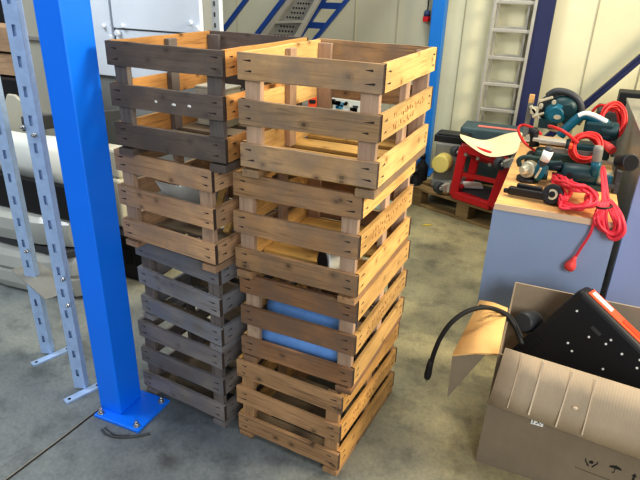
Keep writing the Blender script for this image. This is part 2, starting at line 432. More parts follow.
# ------------------------------------------------------------------ wooden crates
CW, CD, CP, SH, SG = .4086, .5150, .3398, .0687, .0512
T = .013
BZ = .031
def board(name, L, h, t, mats, parent, loc, rz=0., nails='both', marks=None, chips=None, side=-1, ry=0.):
    """a board lying along its own X axis, thickness along Y, height along Z"""
    b = MB()
    # slightly uneven edges: three segments along the length
    n = 5
    jz = [random.uniform(-.0012, .0012) for _ in range(n + 1)]
    jt = [random.uniform(-.0012, .0012) for _ in range(n + 1)]
    bot = [(-L / 2 + L * i / n, -h / 2 + jz[i]) for i in range(n + 1)]
    top = [(-L / 2 + L * i / n, h / 2 + jt[i]) for i in range(n, -1, -1)]
    F = Matrix(((1, 0, 0, 0), (0, 0, -1, 0), (0, 1, 0, 0), (0, 0, 0, 1)))
    b.prism(bot + top, t, 0, F)
    b.bm.faces.ensure_lookup_table()
    if nails and len(mats) > 4:
        for f in b.bm.faces:
            if all(abs(abs(v.co.x) - L / 2) < 1e-5 for v in f.verts): f.material_index = 4
    if nails:
        for sx in (-1, 1):
            for zz in (-.2, .22):
                x = sx * (L / 2 - random.uniform(.026, .036)); z = h * (zz + random.uniform(-.04, .04))
                w = random.uniform(.018, .030); q_ = random.uniform(-.12, .12)
                b.prism([(-w * .62, .0003), (-w * .3, -.0011), (w * .1, -.0021), (w * .34, -.0027), (w * .43, -.001), (w * .43, .0014), (w * .3, .0029), (w * .05, .0019), (-w * .3, .0011)], .0008, 1,
                        frame((x, side * (t / 2 + .0003), z), (sx, 0, q_), (0, 0, 1)) if sx * side < 0 else frame((x, side * (t / 2 + .0003), z), (1, 0, q_), (0, 0, 1)))
    if marks:
        rng = random.Random(marks)
        for row, zz in enumerate((.012, -.012)):
            x = -L * .3
            while x < L * (.34 if row == 0 else .1):
                for k in range(rng.randint(2, 4)):
                    b.box((x + rng.uniform(-.004, .004), side * (t / 2 + .0003), zz + rng.uniform(-.008, .008)), (rng.choice((.002, .007)), .0008, rng.choice((.002, .008))), 2)
                x += rng.uniform(.014, .024)
    if chips:
        for x, z, w in chips: b.prism([(-w, -.002), (w * .6, -.004), (w, .001), (w * .2, .004), (-w * .8, .003)], .001, 3, frame((x, side * (t / 2 + .0004), z), (1, 0, 0), (0, 0, 1)))
    return b.build(name, mats, parent, loc, (0, ry, rz), .0012, 1)
def crate(corner, yaw, z, mf, ms, mp, mb, label, group, mk=0, chips=None, mback=None, me_='endgrain'):
    a = rad(yaw); ex = Vector((math.cos(a), math.sin(a), 0)); ey = Vector((-math.sin(a), math.cos(a), 0))
    c = Vector((corner[0], corner[1], 0)) - ex * CW / 2 + ey * CD / 2
    t = thing('wooden_crate', label, 'crate', (c.x, c.y, z), a, group)
    mats = lambda w: [w, 'nail', 'stencil', 'chip', me_]
    J = lambda s=.002: random.uniform(-s, s)
    for k in range(3):
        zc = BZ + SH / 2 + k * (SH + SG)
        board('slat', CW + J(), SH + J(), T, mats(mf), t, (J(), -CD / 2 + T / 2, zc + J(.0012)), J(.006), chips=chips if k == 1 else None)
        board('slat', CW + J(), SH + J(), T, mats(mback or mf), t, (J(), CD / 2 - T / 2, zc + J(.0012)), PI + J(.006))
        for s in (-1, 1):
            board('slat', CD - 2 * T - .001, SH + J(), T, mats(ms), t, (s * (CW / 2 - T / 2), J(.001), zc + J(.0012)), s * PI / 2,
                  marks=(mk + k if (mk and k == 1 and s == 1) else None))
    hz = CP - .010 - BZ
    for sx in (-1, 1):
        for sy in (-1, 1):
            o = board('corner_post', hz, .048, .02, mp, t, (sx * (CW / 2 - T - .0245), sy * (CD / 2 - T - .0105), BZ + hz / 2), 0, None)
            o.rotation_euler = (0, PI / 2, 0)
        o = board('middle_batten', hz, .042, .018, mp, t, (sx * (CW / 2 - T - .0095), .01, BZ + hz / 2), 0, None)
        o.rotation_euler = (0, PI / 2, PI / 2)
        board('runner', CD - .002, .022, .055, mats(mf), t, (sx * (CW / 2 - .031), 0, .011), PI / 2, None)
    nb = 4; wb = .088
    for i in range(nb):
        y = -CD / 2 + T + wb / 2 + .004 + i * ((CD - 2 * T - wb - .008) / (nb - 1))
        o = board('bottom_board', CW - 2 * T - .002, wb + J(.004), .011, mats(mb), t, (0, y, .0278), 0, None)
        o.rotation_euler = (PI / 2, 0, 0)
    return t
RS, LS = 'crates in the right-hand stack', 'crates in the left-hand stack'
R_ = [((-.398, 1.327), -1.35), ((-.437, 1.337), -2.18), ((-.437, 1.357), -2.56), ((-.462, 1.335), -5.07)]
L_ = [((-.850, 1.330), -2.34), ((-.903, 1.330), -7.10), ((-.924, 1.371), -10.25), ((-.928, 1.372), -6.68)]
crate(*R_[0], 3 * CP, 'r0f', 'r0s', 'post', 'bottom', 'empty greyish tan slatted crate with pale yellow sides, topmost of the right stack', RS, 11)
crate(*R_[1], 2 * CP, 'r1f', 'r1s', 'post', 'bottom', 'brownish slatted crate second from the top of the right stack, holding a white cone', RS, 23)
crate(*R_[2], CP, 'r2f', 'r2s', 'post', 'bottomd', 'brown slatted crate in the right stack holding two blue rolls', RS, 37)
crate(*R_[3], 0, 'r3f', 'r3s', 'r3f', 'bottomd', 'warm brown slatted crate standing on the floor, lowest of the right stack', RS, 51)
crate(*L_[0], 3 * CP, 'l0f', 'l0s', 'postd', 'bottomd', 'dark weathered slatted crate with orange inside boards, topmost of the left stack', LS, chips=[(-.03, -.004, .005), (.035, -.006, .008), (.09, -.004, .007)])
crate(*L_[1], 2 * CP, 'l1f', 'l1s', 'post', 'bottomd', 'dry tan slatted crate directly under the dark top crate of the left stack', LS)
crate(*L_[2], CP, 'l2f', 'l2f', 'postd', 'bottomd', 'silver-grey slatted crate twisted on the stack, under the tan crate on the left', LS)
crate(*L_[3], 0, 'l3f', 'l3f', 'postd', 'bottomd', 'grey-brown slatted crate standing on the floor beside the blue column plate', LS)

# what lies in the crates
def at_crate(cr, dx, dy, z):
    (x, y), yaw = cr; a = rad(yaw)
    return (x - math.cos(a) * dx - math.sin(a) * dy, y - math.sin(a) * dx + math.cos(a) * dy, z)
zb2 = CP + .0342
for (dy, dz, r, rz, lab, top) in ((.07, 0, .046, .02, 'blue film roll at the bottom of the crate, lower of the two', 0), (.11, .084, .046, -.03, 'blue film roll lying on top of the other roll in the crate', 1)):
    p = at_crate(R_[2], .212, dy + .02, zb2 + r + dz * (1 if top else 0) + (.0 if not top else .004))
    t = thing('film_roll', lab, 'roll', p, rad(-2) + rz, 'blue film rolls')
    b = MB()
    prof = []
    n = 22; L = .3; rows = []
    for i in range(9):
        x = -L / 2 + L * i / 8
        ang = [2 * PI * 1.12 * k / 40 - (.6 if top else 2.3) for k in range(41)]
        rows.append([(x, math.cos(q) * (r * (1 - .12 * (k / 40))) * (1 + .018 * math.sin(i * 2.3 + k * .6) + .012 * math.sin(i * 1.1 + k * 1.7)), math.sin(q) * (r * (1 - .12 * (k / 40))) ) for k, q in enumerate(ang)])
    b.sheet(rows, .002); b.build('sheet_winding', 'blueroll', t)
    b = MB(); b.cyl((-L / 2 + .004, 0, 0), (L / 2 - .004, 0, 0), r * .5, n=18); b.build('inner_core', 'blueinner', t)
# white cone in crate 2
p = Vector(at_crate(R_[1], .112, .12, 2 * CP + .0342))
t = thing('plastic_cone', 'white plastic cone lying in the second crate of the right stack', 'cone', p, rad(48))
b = MB(); b.lathe((-.05, 0, .042), (.05, 0, .024), [(0, .040), (.03, .042), (.12, .038), (.6, .027), (1, .016)], mi=0); b.build('shell', 'white', t)
b = MB(); b.cyl((-.0535, 0, .0424), (-.0505, 0, .0421), .034); b.build('mouth', 'hole', t)
# cream box in the dark top crate
p = Vector(at_crate(L_[0], .105, .40, 3 * CP + .0342)); p.x = W(212, 91, p.y - .04).x; hb = W(205, 86, p.y - .04).z - p.z
t = thing('cardboard_packet', 'cream box at the back of the dark topmost crate on the left', 'box', p, rad(-2))
b = MB(); b.box((0, 0, hb / 2 - .004), (.13, .09, hb - .008)); b.build('carton_body', 'cream', t, bevel=.003)
b = MB(); b.box((0, 0, hb - .004), (.134, .094, .008)); b.build('lid', 'cream', t, bevel=.002)
# things in the tan crate of the left stack
zl1 = 2 * CP + .0342
p = at_crate(L_[1], .27, .2, zl1)
b = MB(); b.sheet([[(-.09, -.08, .18), (-.04, -.02, .15), (.04, .03, .17), (.07, .06, .2)], [(-.1, -.02, .1), (-.03, .0, .11), (.04, .06, .1), (.08, .09, .13)], [(-.09, .02, .02), (-.02, .05, .015), (.05, .09, .01), (.09, .12, .02)]], .002)
tag(b.build('plastic_sheet', 'white', None, p), 'white plastic sheet bent up inside the tan crate of the left stack', 'sheet')
for k, (dx, dy, ang) in enumerate(((.16, .30, 62), (.11, .31, 70), (.06, .34, 66))):
    p = Vector(at_crate(L_[1], dx, dy - .12, zl1))
    b = MB(); q = Vector((.03 * (k - 1), .17, .22)); b.beam((0, 0, .012), q, .024, .018)
    tag(b.build('wooden_stake', 'bottom', None, p, None, .002), ['yellow wooden stake leaning in the tan crate beside the plastic sheet', 'middle yellow wooden stake leaning in the tan left-hand crate', 'yellow wooden stake leaning in the tan crate nearest its right side'][k], 'stake', 'wooden stakes in the tan crate')

# ------------------------------------------------------------------ blue column
t = thing('steel_column', 'bright blue square steel column on a bolted base plate in the foreground', 'column', (-1.366, 1.315, 0))
b = MB(); b.box((0, 0, 1.712), (.1, .12, 3.4)); b.build('post', 'blue', t, bevel=.006, seg=3)
b = MB(); b.box((.059, -.006, .006), (.208, .19, .012)); b.build('base_plate', 'blue', t, bevel=.002)
for sx, sy in ((.14, -.08), (.14, .066), (-.026, -.082), (-.024, .07)):
    b = MB(); b.cyl((sx, sy, .012), (sx, sy, .0145), .013, n=20, mi=0); b.cyl((sx, sy, .0145), (sx, sy, .024), .0095, n=6); b.cyl((sx, sy, .024), (sx, sy, .034), .005, n=10)
    b.build('anchor_bolt', 'steel', t)
b = MB(); b.tube([(-1.335, 1.172, .004), (-1.30, 1.160, .004), (-1.25, 1.168, .004), (-1.2, 1.195, .005), (-1.163, 1.23, .004)], .004, 6)
b.tube([(-1.33, 1.184, .003), (-1.27, 1.172, .004), (-1.22, 1.192, .004)], .003, 6)
tag(b.build('cable_scrap', 'dgrey'), 'curved scrap of grey cable lying in front of the blue base plate', 'scrap')

# ------------------------------------------------------------------ perforated rack frame at the left
t = thing('rack_frame', 'galvanised frame of two slotted uprights with flat feet beside the blue column', 'rack', (-1.59, 1.305, 0))
def upright(x, y, h, rz):
    R = Matrix.Translation((x, y, 0)) @ Matrix.Rotation(rz, 4, 'Z')
    b = MB(); w = .048; ln = .034; st = .092; sl = .0125
    def bx(c, s, mi=0):
        F = R @ Vector(c); b.box(F, s, mi, RZ(rz))
    bx((-w / 2 + (w - sl) / 4, 0, h / 2 + .008), ((w - sl) / 2, .002, h)); bx((w / 2 - (w - sl) / 4, 0, h / 2 + .008), ((w - sl) / 2, .002, h))
    z = .008; 
    while z < h:
        bx((0, 0, z + (st - ln) / 2), (sl + .0004, .002, st - ln)); z += st
    for s in (-1, 1): bx((s * (w / 2 - .001), .014, h / 2 + .008), (.002, .028, h))
    for s in (-1, 1): bx((s * (w / 2 - .008), .027, h / 2 + .008), (.014, .002, h))
    return b.build('upright', 'galv', t, (-t.location.x, -t.location.y, 0))
upright(-1.574, 1.312, 2.3, rad(16)); upright(-1.880, 1.427, 2.3, rad(16))
for (a_, b_) in (((-1.57, 1.228), (-1.52, 1.373)), ((-1.875, 1.345), (-1.82, 1.508))):
    b = MB(); d = Vector((b_[0] - a_[0], b_[1] - a_[1], 0)).normalized(); pr = Vector((d.y, -d.x, 0))
    A, B = Vector((a_[0], a_[1], .004)), Vector((b_[0], b_[1], .004))
    b.beam(A, B, .032, .008)
    for q in (A + d * .018, B - d * .018): b.cyl(q + Vector((0, 0, .004)), q + Vector((0, 0, .0046)), .006, n=12, mi=1)
    b.build('foot', ['galv', 'hole'], t, (-t.location.x, -t.location.y, 0))
pa, pb = W(27, 272, 1.47), W(58, 296, 1.37)
b = MB(); b.beam(pa + Vector((-.02, .012, .02)), pb + Vector((.0, .012, -.0)), .003, .115, side=(0, 1, 0)); b.build('cross_brace', 'grey', t, (-t.location.x, -t.location.y, 0))
for u, v, y in ((24, 127, 1.28), (35.5, 135, 1.285), (27.5, 251, 1.40), (64, 279, 1.285), (69, 305, 1.285)):
    q = W(u, v, y); b = MB(); b.cyl(q, q + Vector((0, -.008, 0)), .008, n=6); b.cyl(q + Vector((0, -.008, 0)), q + Vector((0, -.014, 0)), .004, n=10); b.build('bolt', 'steel', t, (-t.location.x, -t.location.y, 0))

pa, pb = W(26, 124, 1.36), W(124, 114, 2.5)
b = MB(); b.beam(pa, pb, .03, .05); b.build('rear_bar', 'dgrey', t, (-t.location.x, -t.location.y, 0), None, .003)
# ------------------------------------------------------------------ left background: bumpers, boards, panels, machine
def bumper(name, label, pts, prof, mat, group=None, extra=None):
    """section (y,z) swept along a bowed line"""
    rows = []
    for (x, y, z, s) in pts: rows.append([(x, y + a * s, z + c * s) for a, c in prof])
    b = MB(); b.sheet(rows, .006); b.bm.normal_update()
    for e in b.bm.edges: e.smooth = len(e.link_faces) < 2 or e.calc_face_angle(0) < rad(24)
    o = b.build(name, mat)
    return tag(o, label, 'bumper', group)
YL = 1.78
zz_ = lambda v: W(20, v + 9, YL).z
xr_ = W(88, 260, YL + .1).x
def line(y0, z, s=1.0, r=.16):
    return [(xr_ - 1.15, y0 + .08, z, s), (xr_ - .85, y0 + .03, z, s), (xr_ - .5, y0, z, s), (xr_ - .25, y0 + .02, z, s), (xr_ - .08, y0 + .07, z, s), (xr_, y0 + r, z, s * .94)]
zt_ = zz_(246)
bumper('car_bumper', 'white car bumper shell lying on the floor behind the slotted uprights', line(YL, .004),
       [(.16, zt_), (.07, zt_ + .005), (.02, zt_ - .005), (.0, zt_ - .03), (-.012, zt_ * .62), (.004, zt_ * .55), (.004, zt_ * .52), (-.016, zt_ * .5), (-.02, zt_ * .25), (-.005, .015), (.05, 0)], 'whitep', 'car bumpers at the left')
z1, z2 = zz_(237), zz_(211)
bumper('car_bumper', 'white car bumper with a rolled lip, stacked above the one on the floor', line(YL + .02, z1),
       [(.14, z2 - z1), (.06, z2 - z1 + .006), (.02, z2 - z1), (-.004, z2 - z1 - .02), (-.012, (z2 - z1) * .5), (.006, .012), (.03, 0), (.1, .0)], 'whitep', 'car bumpers at the left')
b = MB(); b.hexa([(xr_ - 1.1, YL + .05, zt_ + .008), (xr_ - .1, YL + .05, zt_ + .008), (xr_ - .02, YL + .2, zt_ + .008), (xr_ - 1.1, YL + .25, zt_ + .008)], [(xr_ - 1.1, YL + .05, z1 - .004), (xr_ - .1, YL + .05, z1 - .004), (xr_ - .02, YL + .2, z1 - .004), (xr_ - 1.1, YL + .25, z1 - .004)])
tag(b.build('grille_strip', 'dgrey', None, None, None, .006), 'dark grey grille strip between the two white bumpers', 'grille')
z3 = zz_(177)
b = MB(); b.hexa([(xr_ - 1.1, YL + .06, z2 + .01), (xr_ - .03, YL + .08, z2 + .01), (xr_ + .02, YL + .26, z2 + .01), (xr_ - 1.1, YL + .3, z2 + .01)], [(xr_ - 1.1, YL + .07, z3), (xr_ - .05, YL + .09, z3), (xr_ + .02, YL + .26, z3), (xr_ - 1.1, YL + .3, z3)])
b.box((xr_ - .55, YL + .1, (z2 + z3) / 2), (.9, .02, .015))
tag(b.build('radiator_grille', 'blackm', None, None, None, .008), 'black radiator grille lying above the upper white bumper', 'grille')
z4 = zz_(134)
rows = []
for f, dy in ((0, .16), (.3, .11), (.7, .1), (1, .11)):
    rows.append([(xr_ - 1.1 + .26 * k, YL + dy + .012 * math.sin(2.3 * k + 3 * f), z4 + (z3 + .006 - z4) * f + .012 * math.sin(1.7 * k) * (1 - f)) for k in range(5)])
b = MB(); b.sheet(rows, .005)
tag(b.build('plastic_cover', 'white'), 'white plastic cover resting on the black grille at the left', 'cover')
# low rolling base that carries them
# cream rounded panel, grey framed panel, boards
b = MB(); xa_ = W(32, 120, 2.14).x; zt2 = W(18, 95, 2.14).z
pr_ = [(-.42, 0), (0, 0), (0, zt2 - .12), (-.012, zt2 - .07), (-.04, zt2 - .03), (-.09, zt2), (-.14, zt2), (-.18, zt2 - .06), (-.22, zt2 - .2), (-.42, zt2 - .3)]
b.prism(pr_, .02, 0, frame((xa_, 2.14, .0), (1, 0, 0), (0, 0, 1))); tag(b.build('rounded_panel', 'cream', None, None, None, .006), 'cream panel with a rounded corner standing behind the left upright', 'panel')
t = thing('framed_panel', 'beige-grey ribbed panel beside the blue column at the top left', 'panel', (W(36, 40, 2.2).x, 2.2, 0))
b = MB(); b.box((0, 0, 1.15), (.2, .012, 2.3)); b.build('panel_sheet', 'beige', t)
b = MB()
for x in (-.1, .1): b.box((x, -.01, 1.15), (.022, .026, 2.3))
for z in (.85, W(36, 38, 2.2).z, 1.75, 2.2): b.box((0, -.01, z), (.2, .026, .02))
b.build('panel_frame', 'grey', t, bevel=.003)
t = thing('plank_stack', 'x', 'plank', (0, 0, 0)); bpy.data.objects.remove(t)
for k, (z, y, lab) in enumerate(((1.05, 2.62, 'rough wooden plank at the top left edge, lower of the two'), (1.19, 2.6, 'rough wooden plank at the top left edge, upper of the two'))):
    o = board('wooden_plank', 1.2, .13 if k else .12, .22, ['plank', 'nail', 'stencil', 'chip'], None, (W(16, 70, 2.38).x - .6, y - .14, z), rad(2), None)
    tag(o, lab, 'plank', 'planks at the top left edge')
xe = W(7, 60, 2.3).x
b = MB(); b.box((xe - .55, 2.6, .49), (1.1, .5, .98)); tag(b.build('dark_chest', 'black', None, None, None, .01), 'dark chest under the rough planks at the left edge', 'chest')
b = MB(); xe = W(7, 20, 3.0).x; b.box((xe - .6, 3.1, 1.2), (1.2, .2, 2.4)); tag(b.build('dark_backdrop', 'black', None, None, None, .01), 'black locker behind the planks at the top left', 'backdrop')  # black box put in for the dark area at the upper left edge
# machine housing behind the column
YM = 3.05
t = thing('machine_cabinet', 'pale blue-grey machine housing with screwed cover panels behind the crates', 'machine', (W(150, 30, YM).x, YM, 0))
mx_ = lambda u, v: W(u, v, YM).x - t.location.x
xl, xm, xr = mx_(86, 20), mx_(110.5, 10), mx_(200, 15)
zl = W(160, 31, YM).z
b = MB(); b.box(((xl - .12 + xr) / 2, .085, 1.1), (xr - xl + .12, .09, 2.2)); b.box(((xl - .12 + xr) / 2 - .25, .3, .5), (xr - xl - .4, .36, 1.0)); b.build('housing', 'machined', t, bevel=.006)
zn = W(100, 75, YM).z
b = MB(); b.box(((xl - .1 + xm) / 2 - .008, .02, (zn + 2.15) / 2), (xm - xl + .1 - .016, .03, 2.15 - zn)); b.build('narrow_cover', 'machine', t, bevel=.004)
b = MB(); b.box(((xm + xr) / 2 + .004, .016, zl + .45), (xr - xm - .008, .036, .9)); b.build('wide_cover', 'machine', t, bevel=.004)
b = MB(); b.box(((xm + xr) / 2, .024, zl - .16), (xr - xm - .012, .02, .3)); b.build('lower_cover', 'machine', t, bevel=.004)
for u, v, r in ((103, 26, .014), (122, 26, .014), (190, 23, .014), (110.5, 37, .02), (117, 33, .02), (197, 29, .02)):
    q = W(u, v, YM - .01) - t.location
    b = MB(); b.cyl(q + Vector((0, .012, 0)), q + Vector((0, -.012, 0)), r, r * .8, n=14); b.build('screw', 'machine', t)
# galvanised post behind the left stack
q = W(217.5, 20, 3.6)
t = thing('slotted_post', 'pale galvanised slotted post rising behind the left crate stack', 'post', (q.x, 3.6, 0))
b = MB(); b.box((0, 0, 1.15), (.062, .05, 2.3))
for z in [1.1 + .07 * k for k in range(14)]: b.box((-.005, -.0255, z), (.012, .002, .03), 1)
b.build('post_profile', ['machine', 'dgrey'], t)
# things between column and crates
q = W(113, 205, 2.2)
b = MB(); b.box((0, 0, .14), (.3, .12, .28)); b.box((.02, 0, .36), (.26, .10, .16)); tag(b.build('plastic_case', 'cream', None, (q.x - .09, 2.26, .27), None, .015), 'cream plastic case on the black crate beside the column', 'case')
t = thing('plastic_crate', 'small black plastic crate on the floor between column and crates', 'crate', (W(119, 260, 2.14).x, 2.26, 0))
b = MB(); b.box((0, 0, .125), (.4, .24, .25)); b.build('body', 'black', t, bevel=.008)
b = MB(); b.box((0, 0, .258), (.42, .26, .02)); b.build('rim', 'black', t, bevel=.004)
b = MB()
for k in range(5): b.box((-.14 + .07 * k, -.122, .14), (.04, .006, .09))
b.build('vent_holes', 'hole', t)

# ------------------------------------------------------------------ back wall: posts, brace, ladder, stairs, socket
t = thing('steel_column', 'lighter blue steel post against the back wall behind the right stack', 'column', (-1.05, 4.92, 0))
b = MB(); b.box((0, 0, 2.3), (.105, .12, 4.6)); b.build('post', 'midblue', t, bevel=.004)
b = MB(); b.box((-.0, -.04, .006), (.2, .24, .012)); b.build('base_plate', 'midblue', t)
t = thing('steel_column', 'dark navy steel post beside the aluminium ladder on the back wall', 'column', (-.245, 4.935, 0))
b = MB()
b.box((0, -.05, 2.3), (.13, .012, 4.6)); b.box((0, .05, 2.3), (.13, .012, 4.6)); b.box((0, 0, 2.3), (.012, .1, 4.6)); b.build('flanges', 'navy', t)
b = MB(); b.box((0, -.02, .006), (.22, .2, .012)); b.build('base_plate', 'navy', t)
pa, pb = W(590, 101, 4.87), W(640, 58.5, 4.87); d = (pb - pa).normalized()
b = MB(); b.beam(pa - d * .46, pa + d * 3.0, .05, .07, side=(0, 1, 0)); b.beam(pa - d * .46 + Vector((0, -.02, 0)), pa + d * 3.0 + Vector((0, -.02, 0)), .008, .085, side=(0, 1, 0))
tag(b.build('diagonal_brace', 'navy'), 'navy steel brace slanting up across the right of the back wall', 'brace')
# ladder
t = thing('ladder', 'tall aluminium ladder leaning upright against the cream back wall', 'ladder', (-.465, 4.9, 0))
def lp(x, z): return Vector((x, -.05 + .04 * z / 2.4, z))
for s in (-1, 1):
    b = MB(); b.beam(lp(s * .148 - .012, .0), lp(s * .148 + .01, 2.6), .05, .024, side=(1, 0, 0)); b.build('side_rail', 'alu', t, bevel=.003)
for k in range(12):
    z = 1.235 + .205 * (k - 5)
    if z < .1: continue
    b = MB(); b.beam(lp(-.145, z), lp(.145, z), .028, .026); b.build('rung', 'alu', t, bevel=.003)
# ladder's second section behind
t2 = thing('ladder', 'second aluminium ladder standing behind the first one on the back wall', 'ladder', (-.48, 4.955, 0))
for s in (-1, 1):
    b = MB(); b.box((s * .115, 0, 1.2), (.02, .04, 2.4)); b.build('side_rail', 'alu', t2, bevel=.003)
for k in range(11):
    b = MB(); b.box((0, 0, .2 + .21 * k), (.22, .024, .024)); b.build('rung', 'alu', t2, bevel=.003)
# stairs / ramp / blue ladder leaning behind the stacks
def dirline(u1, v1, u2, v2, y): return W(u1, v1, y), W(u2, v2, y)
def extend(p, q, lo, hi):
    d = (q - p).normalized()                      # p lower, q higher
    a = p - d * ((p.z - lo) / d.z); c = p + d * ((hi - p.z) / d.z)
    return a, c
YR = 4.5
t = thing('loading_ramp', 'grey perforated metal ramp leaning at a slant behind the crates', 'ramp', (0, YR, 0))
a1, c1 = extend(*dirline(267, 33, 291, 0, YR), .0, 2.2); a2, c2 = extend(*dirline(297, 37, 318, 0, YR), .0, 2.2)
dv = (c1 - a1).normalized()
sh = Vector((0, -YR, 0))
wv = a2 - a1
b = MB(); b.hexa([a1 + sh, a2 + sh, c2 + sh, c1 + sh], [p + sh + Vector((0, .02, 0)) for p in (a1, a2, c2, c1)])
n_ = 60
for i in range(n_):
    for j in range(5):
        f = (i + .5) / n_; g = .3 + .5 * (j + .5 * (i % 2)) / 5
        q = (a1 + (c1 - a1) * f) * (1 - g) + (a2 + (c2 - a2) * f) * g + sh
        b.cyl(q + Vector((0, .004, 0)), q + Vector((0, -.0015, 0)), .009, n=6, mi=1)
b.build('deck', ['grey', 'hole'], t)
b = MB(); b.beam(a1 + sh, c1 + sh, .035, .07, side=(0, 1, 0)); b.build('side_rail', 'alu', t)
b = MB(); b.beam(a2 + sh, c2 + sh, .035, .05, side=(0, 1, 0)); b.build('side_rail', 'alu', t)
for z in (.4, .8, 1.22, 1.6):
    f = (z - a1.z) / (c1.z - a1.z); b = MB(); b.beam(a1 + (c1 - a1) * f + sh + Vector((0, -.02, 0)), a2 + (c2 - a2) * f + sh + Vector((0, -.02, .02)), .02, .02); b.build('cross_bar', 'alu', t)
YB = 4.68
t = thing('ladder', 'dark blue steel ladder slanting beside the perforated ramp', 'ladder', (0, YB, 0)); sh = Vector((0, -YB, 0))
a1, c1 = extend(*dirline(301, 35, 324, 0, YB), .0, 2.3); a2, c2 = extend(*dirline(317, 37, 347, 0, YB), .0, 2.3)
for a_, c_ in ((a1, c1), (a2, c2)):
    b = MB(); b.beam(a_ + sh, c_ + sh, .03, .045, side=(0, 1, 0)); b.build('side_rail', 'stairblue', t)
for k in range(14):
    f = .04 + k / 14.5; b = MB(); b.beam(a1 + (c1 - a1) * f + sh, a2 + (c2 - a2) * f + sh, .03, .05); b.build('rung', 'stairblue', t)
for (u1, v1, u2, v2, w, lab) in ((258, 33, 283, 0, .05, 'thin dark blue bar slanting just left of the perforated ramp'), (225, 28, 246, 0, .045, 'dark blue slanting bar right of the pale slotted post'), (198, 24, 216, 0, .045, 'dark blue slanting bar between the machine housing and the slotted post')):
    a_, c_ = extend(*dirline(u1, v1, u2, v2, 4.35), .0, 2.2)
    b = MB(); b.beam(a_, c_, .03, w, side=(0, 1, 0)); tag(b.build('slanting_bar', 'stairblue', None, None, None, .003), lab, 'bar', 'dark blue slanting bars')
# wall socket
q = W(427, 15, 4.97)
t = thing('wall_socket', 'blue and red power socket hanging on its cable on the back wall', 'socket', (q.x, 4.97, q.z))
b = MB(); b.cyl((0, 0, -.01), (0, 0, .035), .028, .022); b.build('socket_top', 'socketblue', t)
b = MB(); b.cyl((0, 0, -.045), (0, 0, -.01), .032, .03); b.box((0, -.03, -.03), (.04, .02, .04)); b.build('socket_lid', 'red', t)
b = MB(); b.tube([(0, 0, .03), (.003, .0, .1), (-.002, .01, .3), (.01, .01, .9), (.01, .01, 2.0)], .006); b.build('cable', 'rubber', t)

# ------------------------------------------------------------------ clutter on the pallet
def pallet(name, label, loc, rz):
    t = thing(name, label, 'pallet', loc, rz)
    for k in range(5):
        b = MB(); b.box((0, -.3 + .15 * k, .132), (.92, .1, .02)); b.build('deck_board', 'pallet', t, bevel=.002)
    for x in (-.41, 0, .41):
        b = MB(); b.box((x, 0, .112), (.1, .7, .018)); b.build('stringer_board', 'pallet', t, bevel=.002)
        for y in (-.3, 0, .3):
            b = MB(); b.box((x, y, .062), (.1, .1, .08)); b.build('block', 'pallet', t, bevel=.003)
    for y in (-.3, 0, .3):
        b = MB(); b.box((0, y, .011), (.92, .1, .02)); b.build('bottom_board', 'pallet', t, bevel=.002)
    return t
pallet('wooden_pallet', 'wooden pallet under the red frame beside the desk', (-.38, 4.2, 0), rad(-22))
# red frame
PZ = .144
t = thing('trolley_frame', 'red steel frame with castors tipped on the pallet beside the desk', 'trolley', (-.45, 3.95, PZ))
def rp(u, v, y): return W(u, v, y) - Vector((-.45, 3.95, PZ))
def lift(p, z): p = p.copy(); p.z = z; return p
A0, A1 = rp(455, 187, 3.92), rp(464, 147, 3.92)
B0, B1 = rp(491, 206, 3.8), rp(507, 162, 3.8)
A0.z = .03; B0.z = .03
Cc0, Cc1 = A0 + Vector((.06, .26, 0)), A1 + Vector((.06, .26, -.12)); D0, D1 = B0 + Vector((.06, .26, 0)), B1 + Vector((.06, .26, -.10))
for a_, c_, nm in ((A0, A1, 'upright_tube'), (B0, B1, 'upright_tube'), (Cc0, Cc1, 'upright_tube'), (D0, D1, 'upright_tube')):
    b = MB(); b.beam(a_, c_, .06, .06, side=(0, 1, 0)); b.build(nm, 'red', t, bevel=.006)
for a_, c_ in ((A1, B1), (A0, B0), (A1, Cc1), (A0, Cc0), (B1, D1), (Cc1, D1), (B0, D0)):
    b = MB(); b.beam(a_, c_, .05, .055); b.build('cross_tube', 'red', t, bevel=.006)
b = MB(); b.beam((A0 * .55 + A1 * .45), (B0 * .45 + B1 * .55), .02, .03); b.build('diagonal_tube', 'red', t)
b = MB(); b.hexa([A0 + Vector((.04, .02, .02)), B0 + Vector((-.04, .02, .02)), D0 + Vector((-.04, 0, .02)), Cc0 + Vector((.04, 0, .02))], [A0 + Vector((.04, .02, .03)), B0 + Vector((-.04, .02, .03)), D0 + Vector((-.04, 0, .03)), Cc0 + Vector((.04, 0, .03))]); b.build('inner_panel', 'dgrey', t)
for u, v, y in ((466, 154, 3.88), (478, 158, 3.84), (490, 164, 3.8)):
    q = rp(u, v, y); b = MB(); b.cyl(q, q + Vector((0, -.02, 0)), .012, n=8); b.build('bolt', 'steel', t)
for u, v, y, s in ((440, 187, 3.96, 1), (457, 151, 3.94, .9), (501, 163, 3.76, 1)):
    q = rp(u, v, y)
    b = MB(); b.cyl(q + Vector((-.02, 0, 0)), q + Vector((.012, -.03, 0)), .042 * s, n=20); w = b.build('castor_wheel', 'dgrey', t, bevel=.006)
    b = MB(); b.cyl(q + Vector((-.024, .004, 0)), q + Vector((.018, -.036, 0)), .014 * s, n=14); b.beam(q + Vector((.02, -.03, 0)), q + Vector((.06, .0, .02)), .03, .05); b.box(q + Vector((.065, .01, .01)), (.02, .07, .07)); b.build('castor_fork', 'alu', t, bevel=.002)
